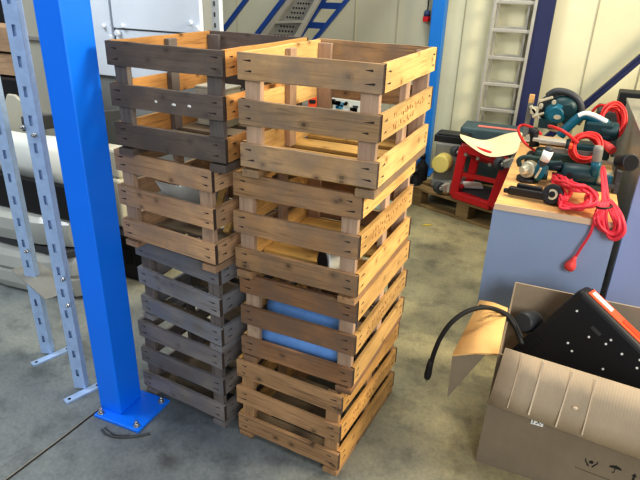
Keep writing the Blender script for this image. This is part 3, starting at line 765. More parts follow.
# paper on the frame floor
q = rp(473, 184, 4.05); b = MB(); b.box((q.x - .45, 4.05, PZ + .075), (.13, .12, .012), 0, RZ(.3)); tag(b.build('paper_card', 'paper'), 'white card lying inside the red frame', 'card')
# cream cloth over the frame
rows = []
for i in range(7):
    f = i / 6; r_ = []
    for j in range(9):
        g = j / 8
        u = 459 + (519 - 459) * g; v0 = 137 + 4 * g; v1 = 141 + 28 * (1 - abs(g - .52) * 1.6) * min(1, g * 3 + .25)
        v = v0 + (v1 - v0) * f; y = 4.5 - .55 * f - .05 * g
        p = W(u, v, y); p.z += .006 * math.sin(9 * g + 3 * f); p.z = max(p.z, .5)
        r_.append(p)
    rows.append(r_)
rows = []
zc = (A1.z + PZ) + .035
pl = [(460, 138), (475, 151), (490, 158), (505, 156), (517, 154)]
pu = [(459, 133), (472, 138), (486, 142), (505, 132), (525, 131)]
for i in range(5):
    f = i / 4; r_ = []
    for j in range(5):
        u = pl[j][0] * (1 - f) + pu[j][0] * f; v = pl[j][1] * (1 - f) + pu[j][1] * f
        r_.append(W(u, v, 3.74 + .44 * f) + Vector((0, 0, .004 * math.sin(5 * f + 2 * j))))
    rows.append(r_)
b = MB(); b.sheet(rows, .004); o = b.build('dust_cloth', 'cloth'); sub = o.modifiers.new('subsurf', 'SUBSURF'); sub.levels = 2; sub.render_levels = 2
tag(o, 'cream cloth draped over the top of the red frame', 'cloth')
# tool case with pink label
p0, p1 = W(461, 150, 4.34), W(523, 128, 4.34)
t = thing('tool_case', 'grey-teal tool case with pink label behind the red frame', 'case', ((p0.x + p1.x) / 2, 4.48, PZ))
zt = W(490, 130, 4.34).z - PZ
b = MB(); b.box((0, 0, zt * .5), (.48, .26, zt)); b.build('body', 'caseg', t, bevel=.02, seg=3)
b = MB(); b.box((0, 0, zt * .66), (.49, .27, .02)); b.build('seam_rim', 'green', t, bevel=.004)
b = MB(); b.box((.03, -.05, zt + .002), (.3, .05, .004)); b.build('label', 'pink', t)
b = MB(); b.tube([(-.12, -.13, zt * .62), (-.11, -.165, zt * .6), (0, -.17, zt * .58), (.11, -.165, zt * .6), (.12, -.13, zt * .62)], .011); b.build('handle', 'dgrey', t)
for x in (-.17, .17):
    b = MB(); b.box((x, -.137, zt * .66), (.04, .014, .05)); b.build('latch', 'grey', t, bevel=.003)
# grey machine with yellow cap
p0, p1 = W(434, 186, 4.12), W(460, 146, 4.12)
t = thing('grey_compressor', 'grey metal machine box with a round pale yellow cap beside the red frame', 'machine', ((p0.x + p1.x) / 2, 4.25, PZ))
b = MB(); b.box((0, 0, (p1.z - PZ) / 2), (.2, .24, p1.z - PZ)); b.build('housing', 'grey', t, bevel=.01)
b = MB(); b.box((.02, -.02, .03), (.24, .28, .06)); b.build('base', 'machined', t, bevel=.01)
q = W(443, 163, 4.08) - t.location
b = MB(); b.cyl(q + Vector((-.012, -.05, 0)), q + Vector((.0, .06, 0)), .066, .066, n=28); b.build('round_cap', 'yellowcap', t, bevel=.008)
# black flat case on top of it
b = MB(); z_ = p1.z; b.box((0, 0, .025), (.25, .18, .05)); b.box((0, 0, .055), (.22, .14, .01)); tag(b.build('flat_case', 'black', None, ((p0.x + p1.x) / 2, 4.25, z_ + .001), None, .008), 'black flat case lying on the grey machine box', 'case')
# dark canisters left of it
for k, (u, y, h, r) in enumerate(((415, 4.1, .23, .05), (421, 4.4, .27, .05))):
    q = W(u, 178, y)
    t = thing('canister', ['dark canister by the stack, left of the pair', 'dark canister nearer the grey machine box'][k], 'canister', (q.x, y, 0), 0, 'dark canisters on the floor')
    b = MB(); b.lathe((0, 0, 0), (0, 0, h), [(0, r * .95), (.03, r), (.72, r), (.82, r * .75), (.9, r * .4), (1, r * .38)]); b.build('body', 'rubber', t)
    b = MB(); b.cyl((0, 0, h), (0, 0, h + .03), r * .45, n=16); b.build('cap', 'black', t)
# seen through the crates: boxes on a grey chest behind
t = thing('metal_chest', 'grey metal chest behind the stacks carrying a printed box', 'chest', (-1.66, 4.2, 0))
b = MB(); b.box((0, 0, .3), (.7, .4, .6)); b.build('body', 'machined', t, bevel=.01)
b = MB(); b.box((0, 0, .61), (.72, .42, .02)); b.build('lid', 'grey', t, bevel=.004)
b = MB(); b.box((-1.81, 4.15, .62 + .05), (.08, .09, .1), 0, RZ(.3)); b.box((-1.8, 4.102, .68), (.05, .01, .03), 1, RZ(.3)); tag(b.build('orange_packet', ['orange', 'black'], None, None, None, .004), 'small orange-red packet seen through the top right crate', 'packet')
b = MB(); b.box((-1.54, 4.15, .62 + .05), (.27, .12, .1)); 
rng = random.Random(5)
for k in range(26):
    b.box((-1.54 + rng.uniform(-.115, .115), 4.089, .62 + rng.uniform(.02, .085)), (rng.uniform(.02, .05), .003, rng.uniform(.012, .035)), rng.choice((1, 2, 3, 3, 4)))
b.box((-1.66, 4.089, .67), (.03, .004, .08), 5)
tag(b.build('printed_box', ['white', 'skyblue', 'black', 'dgrey', 'cream', 'orange'], None, None, None), 'printed white, blue and black box seen through the top right crate', 'box')
b = MB(); b.hexa([(-.12, -.1, 0), (.12, -.1, 0), (.12, .1, 0), (-.12, .1, 0)], [(-.14, -.12, .62), (.14, -.12, .62), (.14, .12, .62), (-.14, .12, .62)]); b.box((0, 0, .62), (.3, .26, .03))
q = W(390, 105, 3.8); tag(b.build('plastic_bin', 'mint', None, (q.x, 3.9, 0), None, .006), 'pale green lidded bin behind the right stack', 'bin')
b = MB(); q = WZ(427, 225, .003); b.prism([(-.035, 0), (-.015, .012), (.015, .014), (.04, .004), (.02, -.01), (-.012, -.01)], .003, 0, frame(q, (1, .4, 0), (0, 1, 0))); tag(b.build('dry_leaf', 'leaf'), 'small yellow scrap lying on the floor right of the stack', 'scrap')

# ------------------------------------------------------------------ desk and tall cabinet
DZ = .72
t = thing('desk', 'beech-topped desk with blue-grey panels carrying the power tools', 'desk', (.044, 2.307, 0))
b = MB(); b.box((.018, .68, DZ - .0125), (.474, 1.36, .025)); b.build('desktop', 'beech', t, bevel=.002)
b = MB(); b.box((.018, -.0015, DZ - .0125), (.476, .004, .026)); b.build('edge_band', 'edge', t)
b = MB(); b.box((.012, .014, (DZ - .025) / 2), (.47, .02, DZ - .025)); b.build('front_panel', 'deskblue', t)
b = MB(); b.box((-.205, .69, (DZ - .025) / 2), (.02, 1.33, DZ - .025)); b.build('side_panel', 'deskblue', t)
b = MB(); b.box((.232, .69, (DZ - .025) / 2), (.02, 1.33, DZ - .025)); b.build('side_panel', 'deskblue', t)
b = MB(); b.box((.012, 1.34, (DZ - .025) / 2), (.41, .02, DZ - .025)); b.build('back_panel', 'deskblue', t)
CZ = .925
t = thing('tall_cabinet', 'taller blue-grey cabinet with a grey metal side at the right edge', 'cabinet', (.692, 2.68, 0))
b = MB(); b.box((.0, .012, CZ / 2), (.65, .024, CZ - .002)); b.build('front_panel', 'purple', t, bevel=.002)
b = MB(); b.box((-.313, .66, CZ / 2), (.024, 1.26, CZ - .002)); b.build('side_panel', 'cabgrey', t)
b = MB(); b.box((.313, .66, CZ / 2), (.024, 1.26, CZ - .002)); b.build('side_panel', 'cabgrey', t)
b = MB(); b.box((0, .655, CZ + .008), (.66, 1.3, .02)); b.build('top', 'cabgrey', t, bevel=.003)
b = MB(); b.box((0, 1.28, CZ / 2), (.6, .02, CZ - .002)); b.build('back_panel', 'purple', t)

# ------------------------------------------------------------------ tools on the desk
def S(u, v, y): return W(u, v, y)
# -- circular saw (rear)
sy = 3.5
base = Vector((.01, sy, DZ))
t = thing('circular_saw', 'teal circular saw with dark guard at the back of the desk', 'saw', base)
L0 = lambda u, v, y: W(u, v, y) - base
q = L0(556, 122, sy)
def ell(c, rx, rz, n=28, a0=0, a1=2 * PI): return [(c[0] + math.cos(a0 + (a1 - a0) * k / n) * rx, c[1] + math.sin(a0 + (a1 - a0) * k / n) * rz) for k in range(n + 1)]
b = MB(); pa = L0(556, 112, sy)
b.cyl(pa + Vector((0, -.075, 0)), pa + Vector((0, .02, 0)), .056, .066, n=26); b.cyl(pa + Vector((0, -.095, 0)), pa + Vector((0, -.075, 0)), .04, .054, n=26); b.build('motor_housing', 'teal', t, bevel=.004)
b = MB(); b.sph(pa + Vector((.03, -.01, .03)), (.085, .06, .068)); b.box(pa + Vector((-.03, -.03, -.06)), (.1, .08, .05)); b.cyl(pa + Vector((.06, -.09, .03)), pa + Vector((.06, .02, .03)), .03, .036); b.beam(pa + Vector((.04, -.02, .0)), pa + Vector((.1, -.02, -.06)), .07, .06); b.build('upper_shell', 'dteal', t)
b = MB(); arc = ell((0, 0), .128, .11, 26, rad(-8), rad(188)); b.prism(arc, .05, 0, frame(pa + Vector((.02, .05, .0)), (1, 0, 0), (0, 0, 1))); b.build('blade_guard', 'dgrey', t, bevel=.01)
b = MB(); b.prism(ell((0, 0), .112, .112, 40)[:-1], .003, 0, frame(pa + Vector((.02, .05, -.012)), (1, 0, 0), (0, 0, 1))); b.build('saw_blade', 'steel', t)
b = MB(); b.box((pa.x, .0, .012), (.28, .16, .006)); b.box((pa.x - .1, -.06, .03), (.02, .03, .05)); b.build('base_shoe', 'alu', t, bevel=.002)
b = MB(); b.tube([pa + Vector((-.06, -.01, .085)), pa + Vector((-.02, -.02, .118)), pa + Vector((.05, -.02, .112)), pa + Vector((.11, -.02, .07)), pa + Vector((.135, -.02, .0)), pa + Vector((.12, -.02, -.05))], .019, 10); b.build('handle', 'dgrey', t)
b = MB(); b.box(pa + Vector((-.105, -.02, -.01)), (.03, .05, .06)); b.cyl(pa + Vector((-.12, -.06, .0)), pa + Vector((-.12, .02, .0)), .018, n=14); b.cyl(pa + Vector((-.085, -.06, .03)), pa + Vector((-.085, .0, .03)), .013, n=12)
b.beam(pa + Vector((-.14, -.05, .03)), pa + Vector((-.07, -.05, -.05)), .02, .018); b.beam(pa + Vector((-.1, -.06, .06)), pa + Vector((-.03, -.06, .09)), .016, .014); b.beam(pa + Vector((-.12, -.06, -.03)), pa + Vector((-.06, -.06, .0)), .014, .012); b.build('adjuster', 'castal', t, bevel=.003)
b = MB(); b.prism(ell((0, 0), .02, .013, 16)[:-1], .004, 0, frame(pa + Vector((.012, -.097, -.01)), (1, 0, 0), (0, 0, 1))); b.cyl(pa + Vector((-.02, -.06, .065)), pa + Vector((-.02, -.085, .065)), .012, n=12); b.build('motor_cap', 'castal', t)
# orange block
q = W(532, 97, 3.6); b = MB(); b.box((0, 0, .02), (.035, .035, .04)); b.box((0, 0, .05), (.03, .03, .02))
zb = q.z - DZ - .03
bb = MB(); bb.box((0, 0, zb / 2), (.03, .03, zb)); bb.box((0, 0, zb + .02), (.03, .03, .05), 1); tag(bb.build('spray_nozzle', ['grey', 'beech'], None, (q.x, 3.6, DZ), None, .003), 'small pale orange block on a stick at the back left of the desk', 'tool')
# -- power planer
py_ = 3.22
base = Vector((.13, py_, DZ))
t = thing('power_planer', 'teal hand planer with arched handle lying in front of the saw', 'planer', base)
L0 = lambda u, v, y=py_: W(u, v, y) - base
h0, h1, h2, h3 = L0(560, 136), L0(578, 118), L0(590, 117), L0(612, 134)
b = MB(); b.tube([h0, L0(566, 129), h1, L0(585, 115.5), h2, L0(602, 122), L0(612, 129)], .024, 12); b.build('handle', 'teal', t)
b = MB(); b.tube([h1 + Vector((0, -.012, .012)), L0(585, 114) + Vector((0, -.012, .004)), L0(594, 117) + Vector((0, -.012, .008)), L0(606, 124) + Vector((0, -.012, .012))], .014, 8); b.build('grip_pad', 'paper', t)
b = MB(); c0, c1 = L0(570, 142), L0(612, 142); b.beam(Vector((c0.x - .02, 0, .055)), Vector((c1.x, 0, .055)), .11, .07); b.beam(L0(584, 128), L0(612, 131), .09, .085); b.build('body', 'dteal', t, bevel=.012)
b = MB(); b.cyl(L0(600, 130), L0(617, 132), .05, .046, n=22); b.build('motor_end', 'dteal', t, bevel=.004)
b = MB(); b.cyl(L0(617, 132), L0(618.5, 132.1), .036, .036, n=22); b.build('end_cap', 'black', t)
b = MB(); b.box(((c0.x + c1.x) / 2 - .02, 0, .01), (.3, .1, .02)); b.build('sole_plate', 'alu', t, bevel=.002)
# -- belt sander (dark, middle left)
by = 2.99
base = Vector((.03, by, DZ))
t = thing('belt_sander', 'dark green belt sander on the middle of the desk', 'sander', base)
L0 = lambda u, v, y=by: W(u, v, y) - base
a_, c_ = L0(535, 150), L0(592, 156)
b = MB(); b.beam(Vector((a_.x, 0, .05)), Vector((c_.x, 0, .05)), .1, .075); b.build('body', 'green', t, bevel=.02, seg=3)
b = MB(); b.cyl(Vector((a_.x - .01, -.045, .03)), Vector((a_.x - .01, .045, .03)), .03); b.cyl(Vector((c_.x + .01, -.045, .03)), Vector((c_.x + .01, .045, .03)), .03); b.build('roller', 'black', t)
b = MB(); b.beam(L0(533, 138), L0(566, 143), .07, .016); b.build('top_plate', 'alu', t, bevel=.003)
b = MB(); b.lathe(L0(534, 128), L0(534, 146), [(0, .018), (.2, .024), (.6, .018), (1, .026)]); b.build('front_knob', 'black', t)
b = MB(); b.beam(L0(545, 149, by - .07), L0(592, 154, by - .07), .012, .02); b.build('red_stripe', 'grey', t)
# -- angle grinder, front left, with white-labelled side handle
gy = 2.69
base = Vector((-.03, gy, DZ))
t = thing('angle_grinder', 'teal angle grinder with white-labelled side handle at the front of the desk', 'grinder', base)
L0 = lambda u, v, y=gy: W(u, v, y) - base
hd = L0(529, 171)
b = MB(); b.cyl(hd + Vector((-.012, -.02, .01)), hd + Vector((.004, .012, .005)), .038, .044, n=22); b.cyl(hd + Vector((-.03, -.045, .01)), hd + Vector((-.012, -.02, .01)), .018, .026, n=18); b.build('gear_head', 'castal', t, bevel=.004)
b = MB(); b.tube([L0(520, 166), L0(519, 160), L0(525, 157), L0(534, 158), L0(543, 160)], .011, 8); b.build('wheel_guard', 'green', t)
b = MB(); b.cyl(L0(536, 172), L0(548, 173), .036, .032, n=22); b.cyl(L0(548, 165, gy + .05), L0(562, 167, gy + .05), .024, .022, n=18); b.beam(L0(542, 164, gy + .04), L0(562, 163, gy + .04), .03, .02); b.build('motor_body', 'dteal', t, bevel=.004)
b = MB(); b.lathe(L0(537, 180, gy - .03), L0(543, 161, gy - .03), [(0, .014), (.3, .022), (.7, .022), (1, .018)]); b.build('handle_collar', 'teal', t)
b = MB(); b.lathe(L0(541, 167, gy - .035), L0(550, 147, gy - .035), [(0, .015), (.12, .018), (.9, .02), (1, .016)]); b.build('side_handle', 'dgrey', t)
b = MB(); b.lathe(L0(544.2, 161, gy - .04), L0(548.6, 151, gy - .04), [(0, .0205), (1, .0218)]); b.build('handle_label', 'paper', t)
b = MB(); b.tube([L0(535, 178, gy - .06), L0(539, 172, gy - .06), L0(541, 168, gy - .06)], .005, 8); b.build('spindle_key', 'castal', t)
b = MB(); b.cyl(Vector((hd.x, 0, .0)), Vector((hd.x, 0, .018)), .05, .05); b.cyl(Vector((hd.x, 0, .018)), Vector((hd.x, 0, hd.z)), .014); b.build('grinding_disc', 'black', t)
# -- rotary drill body, front right with grey handle, silver neck and black port
ry_ = 2.73
base = Vector((.15, ry_, DZ))
t = thing('wall_saw', 'long dark teal power tool with silver neck and black dust port', 'power tool', base)
L0 = lambda u, v, y=ry_: W(u, v, y) - base
a_, c_ = L0(561, 172), L0(598, 172); c_.z = a_.z
b = MB(); b.lathe(a_, c_, [(0, .036), (.06, .046), (.5, .048), (.9, .044), (1, .04)]); b.build('motor_body', 'dteal', t)
b = MB(); b.cyl(a_ + Vector((.035, -.046, .004)), a_ + Vector((.035, -.05, .004)), .011, n=14); b.build('vent_plug', 'black', t)
e_ = L0(613, 172); e_.z = a_.z
b = MB(); b.lathe(c_, e_, [(0, .034), (.3, .036), (.6, .03), (1, .034)]); b.build('silver_neck', 'castal', t)
b = MB(); b.lathe(L0(596, 163, ry_ - .03), L0(599, 146, ry_ - .03), [(0, .017), (.15, .02), (.8, .021), (1, .017)]); b.build('rear_handle', 'grey', t)
b = MB(); b.lathe(L0(594, 176, ry_ - .035), L0(596.5, 162, ry_ - .035), [(0, .016), (.6, .02), (1, .022)]); b.build('handle_base', 'teal', t)
f_ = e_ + Vector((.012, 0, 0))
b = MB(); b.box(f_ + Vector((.01, 0, -.0)), (.022, .1, .1)); b.box((f_.x + .012, -.03, f_.z / 2), (.018, .05, f_.z)); b.box((f_.x - .02, -.04, .03), (.05, .03, .02)); b.build('bracket', 'dgrey', t, bevel=.003)
b = MB(); pq = L0(627, 162, 2.62); b.cyl(pq + Vector((-.02, .03, -.01)), pq + Vector((.012, -.035, .008)), .034, .036, n=24); b.build('dust_port', 'black', t, bevel=.003)
b = MB(); b.cyl(pq + Vector((.012, -.035, .008)), pq + Vector((.0125, -.036, .0083)), .029, n=24); b.build('port_mouth', 'hole', t)
b = MB(); b.box(L0(607, 181, ry_ - .03), (.04, .02, .05)); b.build('lever', 'teal', t, bevel=.003)
b = MB(); b.cyl(Vector((a_.x, 0, 0)), Vector((a_.x, 0, a_.z)), .018); b.box((.0, 0, .012), (.2, .1, .022)); b.build('rest', 'green', t)
# -- black guard attachment in front
ay = 2.5
pz0, pz1 = WZ(516, 190, DZ + .03), WZ(553, 196, DZ + .035)
t = thing('guard_attachment', 'black plastic guard with round metal hub at the front edge of the desk', 'tool part', (pz0.x, pz0.y, DZ))
dx = pz1 - pz0; dx.z = 0
b = MB(); b.beam((-.03, 0, .026), dx + Vector((-.02, 0, .03)), .034, .034); b.beam((-.05, 0, .022), (-.02, 0, .022), .02, .02); b.beam((.0, .012, .05), (dx.x * .7, dx.y * .7 + .012, .05), .02, .018); b.build('arm', 'black', t, bevel=.006)
b = MB(); b.cyl(dx + Vector((0, .02, .034)), dx + Vector((-.004, -.016, .046)), .046, .042, n=26); b.build('round_housing', 'black', t, bevel=.006)
b = MB(); b.cyl(dx + Vector((-.004, -.0165, .0462)), dx + Vector((-.005, -.019, .047)), .022, n=20); b.build('hub', 'castal', t)
b = MB(); b.cyl(dx + Vector((-.005, -.019, .047)), dx + Vector((-.0055, -.0205, .0475)), .013, n=20); b.build('hub_hole', 'black', t)

# -- red cables
def coil(name, label, mat, loops, center, ax, ay_, r, jitter, group='red extension cables', tail=None, plug=None, seed=1):
    rng = random.Random(seed)
    pts = []
    c = Vector(center); ax = Vector(ax); ay_ = Vector(ay_); nn = ax.cross(ay_).normalized()
    for l in range(loops):
        s = 1 + rng.uniform(-.18, .12); ox = Vector((rng.uniform(-1, 1), rng.uniform(-1, 1), rng.uniform(-1, 1))) * jitter
        h = (l - loops / 2) * r * 1.5
        for k in range(10):
            a = 2 * PI * k / 10
            pts.append(c + ox * .6 + ax * math.cos(a) * s + ay_ * math.sin(a) * s + nn * h + Vector((rng.uniform(-1, 1), rng.uniform(-1, 1), rng.uniform(-1, 1))) * jitter * .25)
    return pts
# rear coil
t = thing('extension_cable', 'red cable coil at the back of the desk beside the grey cabinet side', 'cable', (.24, 3.3, DZ), 0, 'red extension cables')
sh = -t.location
pts = coil('', '', '', 9, W(611, 122, 3.3) + sh, (.058, .02, -.01), (.0, .045, .078), .005, .014, seed=3)
b = MB(); b.tube([p if p.z > .012 else Vector((p.x, p.y, .012)) for p in pts], .0062, 8, smooth=3); b.build('coil', 'cable', t)
b = MB(); b.tube([W(592, 112, 3.525) + sh, W(598, 106, 3.525) + sh, W(606, 106, 3.497) + sh, W(614, 112, 3.478) + sh], .0075, 8); b.build('lead', 'cable', t)
q = W(611, 148, 3.102) + sh
b = MB(); b.lathe(W(602, 141, 3.149) + sh, W(613, 151, 3.083) + sh, [(0, .009), (.4, .018), (.7, .022), (1, .02)]); b.build('plug', 'plugred', t)
# middle coil standing upright on the sander
t = thing('extension_cable', 'round red cable coil hung over the dark sander in the middle of the desk', 'cable', (.15, 2.87, DZ), 0, 'red extension cables')
sh = -t.location
cc = W(586, 148, 2.876); rw = (W(602, 148, 2.876) - cc).length
pts = coil('', '', '', 11, cc + sh, (rw * .92, 0, -.01), (.01, .02, rw * .86), .0045, .014, seed=8)
b = MB(); b.tube([p if p.z > .012 else Vector((p.x, p.y, .012)) for p in pts], .0058, 8, smooth=4); b.build('coil', 'cable', t)
b = MB(); q = W(571, 146, 2.801) + sh; b.box(q, (.012, .05, .016)); b.build('cable_tie', 'orange', t)
b = MB(); b.tube([W(578, 143, 2.839) + sh, W(566, 133, 2.867) + sh, W(556, 128, 2.914) + sh, W(549, 126, 3.008) + sh], .0075, 8); b.build('lead', 'cable', t)
# loop at the left back
t = thing('extension_lead', 'single red cord looping over the back left corner of the desk', 'cable', (-.1, 3.1, DZ)); sh = -t.location
b = MB(); b.tube([W(541, 134, 3.008) + sh, W(533, 128, 3.102) + sh, W(524, 125, 3.196) + sh, W(519, 127, 3.196) + sh, W(519, 133, 3.149) + sh, W(524, 142, 3.055) + sh, W(531, 148, 3.008) + sh, W(537, 152, 2.961) + sh], .007, 8); b.build('cord', 'cable', t)
# front tangle hanging over the edge
t = thing('extension_cable', 'pink-red cable bundle hanging over the front edge of the desk with a plug', 'cable', (.17, 2.44, DZ), 0, 'red extension cables'); sh = -t.location
pts = []
rng = random.Random(12)
b = MB()
for l in range(11):
    o = Vector((rng.uniform(-.012, .012), rng.uniform(-.03, .03), 0))
    u0 = rng.uniform(-4, 4)
    loop = [WZ(552 + u0 + rng.uniform(-3, 16), 178 + rng.uniform(-5, 6), DZ + .03 + rng.uniform(0, .02)), WZ(570 + u0, 186 + rng.uniform(-4, 4), DZ + .045 + .006 * l), WZ(588 + u0, 190 + rng.uniform(-5, 3), DZ + .04 + .007 * l), WZ(594 + rng.uniform(-8, 4), 200 + rng.uniform(-5, 4), DZ + .035 + .004 * l), WZ(580 + u0, 208 + rng.uniform(-4, 2), DZ + .018 + .003 * l), WZ(562 + u0, 205 + rng.uniform(-4, 3), DZ + .012 + .002 * l), WZ(558 + u0 + rng.uniform(0, 14), 194 + rng.uniform(-7, 4), DZ + .02 + rng.uniform(0, .03))]
    b.tube([p + sh for p in loop], .0062, 8, smooth=5, closed=True)
b.build('tangled_coil', 'cablep', t)
b = MB()
for l in range(9):
    k = (l - 4) * .75; e = lambda a=1.6: rng.uniform(-a, a)
    yy = 2.287 - .007 * (l % 4)
    loop = [W(602 + k * .4, 170, 2.585), W(603 + k * .6, 186, 2.444), W(604 + k + e(), 203, 2.35), W(600 + k * 1.6 + e(), 217, 2.298), W(603 + k * 2.0 + e(), 229 + k + e(), yy), W(612 + k * .6 + e(), 236 + k * 1.4, yy), W(620 + k * 1.2 + e(), 229 + k, yy), W(617 + k * 1.4 + e(), 215, 2.294), W(608 + k * .8 + e(), 201, 2.378), W(606 + k * .4, 184, 2.463), W(604 + k * .4, 168, 2.594)]
    if l not in (3, 5): loop = loop[2:9]
    b.tube([p + sh for p in loop], .0056, 8, smooth=5, closed=True)
b.build('hanging_loop', 'cablep', t)
b = MB(); b.tube([W(604 + 8 * math.cos(a), 206 + 2.5 * math.sin(a), 2.322 - .05 * math.sin(a)) + sh for a in [k * PI / 4 for k in range(8)]], .004, 6, closed=True); b.build('cable_tie', 'black', t)
b = MB(); b.tube([W(598, 214, 2.3) + sh, W(594, 222, 2.294) + sh, W(590, 234, 2.289) + sh, W(581, 248, 2.284) + sh, W(575, 258, 2.284) + sh], .0055, 8); b.build('lead', 'cablep', t)
pa, pb = W(575.5, 256, 2.284) + sh, W(568.5, 269, 2.284) + sh
b = MB(); b.lathe(pa, pb, [(0, .006), (.25, .01), (.5, .016), (.62, .021), (.8, .022), (1, .019)]); pl = b.build('plug', 'plugred', t)
b = MB(); d = (pb - pa).normalized(); sd = d.cross(Vector((0, 1, 0))).normalized()
for s in (-1, 1): b.cyl(pb + sd * s * .008, pb + sd * s * .008 + d * .014, .0024, n=8)
b.build('pin', 'steel', pl)

# things on the cabinet top and behind it
t = thing('vacuum_hose', 'dark hose and fitting on top of the grey cabinet at the right edge', 'hose', (.44, 3.5, CZ + .018)); sh = -t.location
zt = CZ + .018
b = MB(); b.tube([W(604, 106, 3.6) + sh if False else Vector((-.02, .1, .02)), Vector((.0, .08, .06)), Vector((.06, .05, .11)), Vector((.14, .03, .09)), Vector((.24, .0, .12)), Vector((.4, -.05, .06)), Vector((.5, -.1, .02))], .018, 10); b.build('hose', 'dgrey', t)
b = MB(); b.box((.1, .12, .03), (.2, .12, .06)); b.build('hose_fitting', 'green', t, bevel=.006)
# dark machine behind the desk
t = thing('bench_grinder', 'dark machine with pale plate standing behind the desk and cabinet', 'machine', (.36, 4.25, 0))
zz = W(612, 96, 4.2).z
b = MB(); b.box((.05, .1, (zz - .1) / 2), (.34, .3, zz - .1)); b.build('stand', 'dgrey', t, bevel=.01)
b = MB(); b.beam((.0, .0, zz - .12), (.22, .04, zz + .06), .08, .05); b.box((.06, .03, zz - .02), (.16, .16, .1)); b.build('motor', 'black', t, bevel=.006)
b = MB(); b.box((.16, -.04, zz + .0), (.09, .02, .07)); b.build('plate', 'cream', t, bevel=.003)

# ------------------------------------------------------------------ cardboard carton
X0, X1, Y0, Y1, BH = -.031, .68, 1.608, 2.12, .495
t = thing('cardboard_box', 'large open cardboard carton with folded flaps on the floor at the right', 'box', (X0, Y0, 0))
sh = -t.location
th = .006
def quad(b, p, n, mi=0):           # panel with thickness th along n
    n = Vector(n).normalized() * th
    b.hexa([Vector(q) + sh for q in p], [Vector(q) + sh + n for q in p], mi)
b = MB(); quad(b, [(X0 - .011, Y0, .0), (X1, Y0, .0), (X1, Y0, BH - .05), (X0 - .004, Y0, BH - .03)], (0, 1, 0))
yy = Y0 - .0006
def mark(pts, z=0): b.prism(pts, .0006, 1, Fm)
# handling symbols: hands holding, umbrella, upward arrow, with an underline
o_ = W(591, 463, Y0); Fm = frame(o_ + sh + Vector((0, -.0006, 0)), (1, 0, 0), (0, 0, 1)); s_ = .016
mark(ell((0, .25 * s_), .42 * s_, .42 * s_, 16)[:-1])
for s in (-1, 1):
    mark([(s * .2 * s_, -.95 * s_), (s * .55 * s_, -.95 * s_), (s * .75 * s_, -.45 * s_), (s * 1.15 * s_, .1 * s_), (s * 1.2 * s_, .75 * s_), (s * 1.02 * s_, .8 * s_), (s * .95 * s_, .2 * s_), (s * .55 * s_, -.25 * s_)][::s])
o_ = W(615, 469, Y0); Fm = frame(o_ + sh + Vector((0, -.0006, 0)), (1, 0, -.03), (0, 0, 1))
mark(ell((0, .1 * s_), 1.15 * s_, .75 * s_, 16, 0, PI)); mark([(-.06 * s_, .85 * s_), (.06 * s_, .85 * s_), (.06 * s_, 1.05 * s_), (-.06 * s_, 1.05 * s_)])
mark([(-.07 * s_, .1 * s_), (-.07 * s_, -.85 * s_), (-.2 * s_, -1.0 * s_), (-.35 * s_, -.85 * s_), (-.45 * s_, -.9 * s_), (-.2 * s_, -1.15 * s_), (.06 * s_, -.95 * s_), (.07 * s_, .1 * s_)][::-1])
o_ = W(638, 478, Y0); Fm = frame(o_ + sh + Vector((0, -.0006, 0)), (1, 0, 0), (0, 0, 1))
for s in (-.7, .7): mark([(s * s_ - .2 * s_, -1.0 * s_), (s * s_ + .2 * s_, -1.0 * s_), (s * s_ + .2 * s_, .1 * s_), (s * s_ + .5 * s_, .1 * s_), (s * s_, .9 * s_), (s * s_ - .5 * s_, .1 * s_), (s * s_ - .2 * s_, .1 * s_)])
pA, pB = W(575, 467, Y0), W(612, 481, Y0)
b.beam(pA + sh, pB + sh + (pB - pA) * 3, .0008, .0018, 1)
b.build('front_wall', ['card', 'ink'], t)
b = MB(); quad(b, [(X0 - .009, Y0 + .007, 0), (X0 - .004, Y1, 0), (X0 - .004, Y1, BH - .02), (X0 - .004, 1.93, .43), (X0 - .004, Y0 + .04, .43), (X0 - .004, Y0 + .007, BH - .04)], (1, 0, 0)); b.build('side_wall', 'card', t)
b = MB(); quad(b, [(X1, Y0, 0), (X1, Y1, 0), (X1, Y1, BH - .02), (X1, Y0, BH - .05)], (-1, 0, 0)); b.build('side_wall', 'card', t)
b = MB(); quad(b, [(X0, Y1, 0), (X1, Y1, 0), (X1, Y1, BH - .02), (X0, Y1, BH - .02)], (0, -1, 0)); b.build('back_wall', 'cardl', t)
b = MB(); b.box((( X1 - X0) / 2, (Y1 - Y0) / 2, .004), (X1 - X0 - .02, Y1 - Y0 - .02, .006)); b.build('base', 'card', t)
# front flap folded outwards and down
fl = []
for i in range(4):
    f = i / 3; r_ = []
    for j in range(9):
        g = j / 8
        xt = X0 + .013 + (X1 - X0 - .013) * g; zt_ = BH - .05 * g
        xb = -.036 + (.71 + .036) * g; zb_ = .305 - .075 * g
        r_.append(Vector((xt + (xb - xt) * f, Y0 - .003 - .05 * f - .012 * math.sin(PI * f), zt_ + (zb_ - zt_) * f)) + sh)
    fl.append(r_)
b = MB(); b.sheet(fl, .005)
def onflap(u, v):
    d = ray(u, v); p0 = fl[0][0] - sh; e1 = fl[0][8] - fl[0][0]; e2 = fl[3][0] - fl[0][0]; n = e1.cross(e2).normalized()
    return CAM + d * ((p0 - CAM).dot(n) / d.dot(n)) + sh - Vector((0, .0145, 0))
for (u1, v1, u2, v2, w) in ((544, 359, 529, 412, .005), (573, 369, 556, 424, .004), (596, 377, 582, 432, .003), (523, 352, 508, 405, .002)):
    b.beam(onflap(u1, v1), onflap(u2, v2), .003, w, 1, side=(1, 0, 0))
b.build('front_flap', ['cardl', 'cardrib'], t)
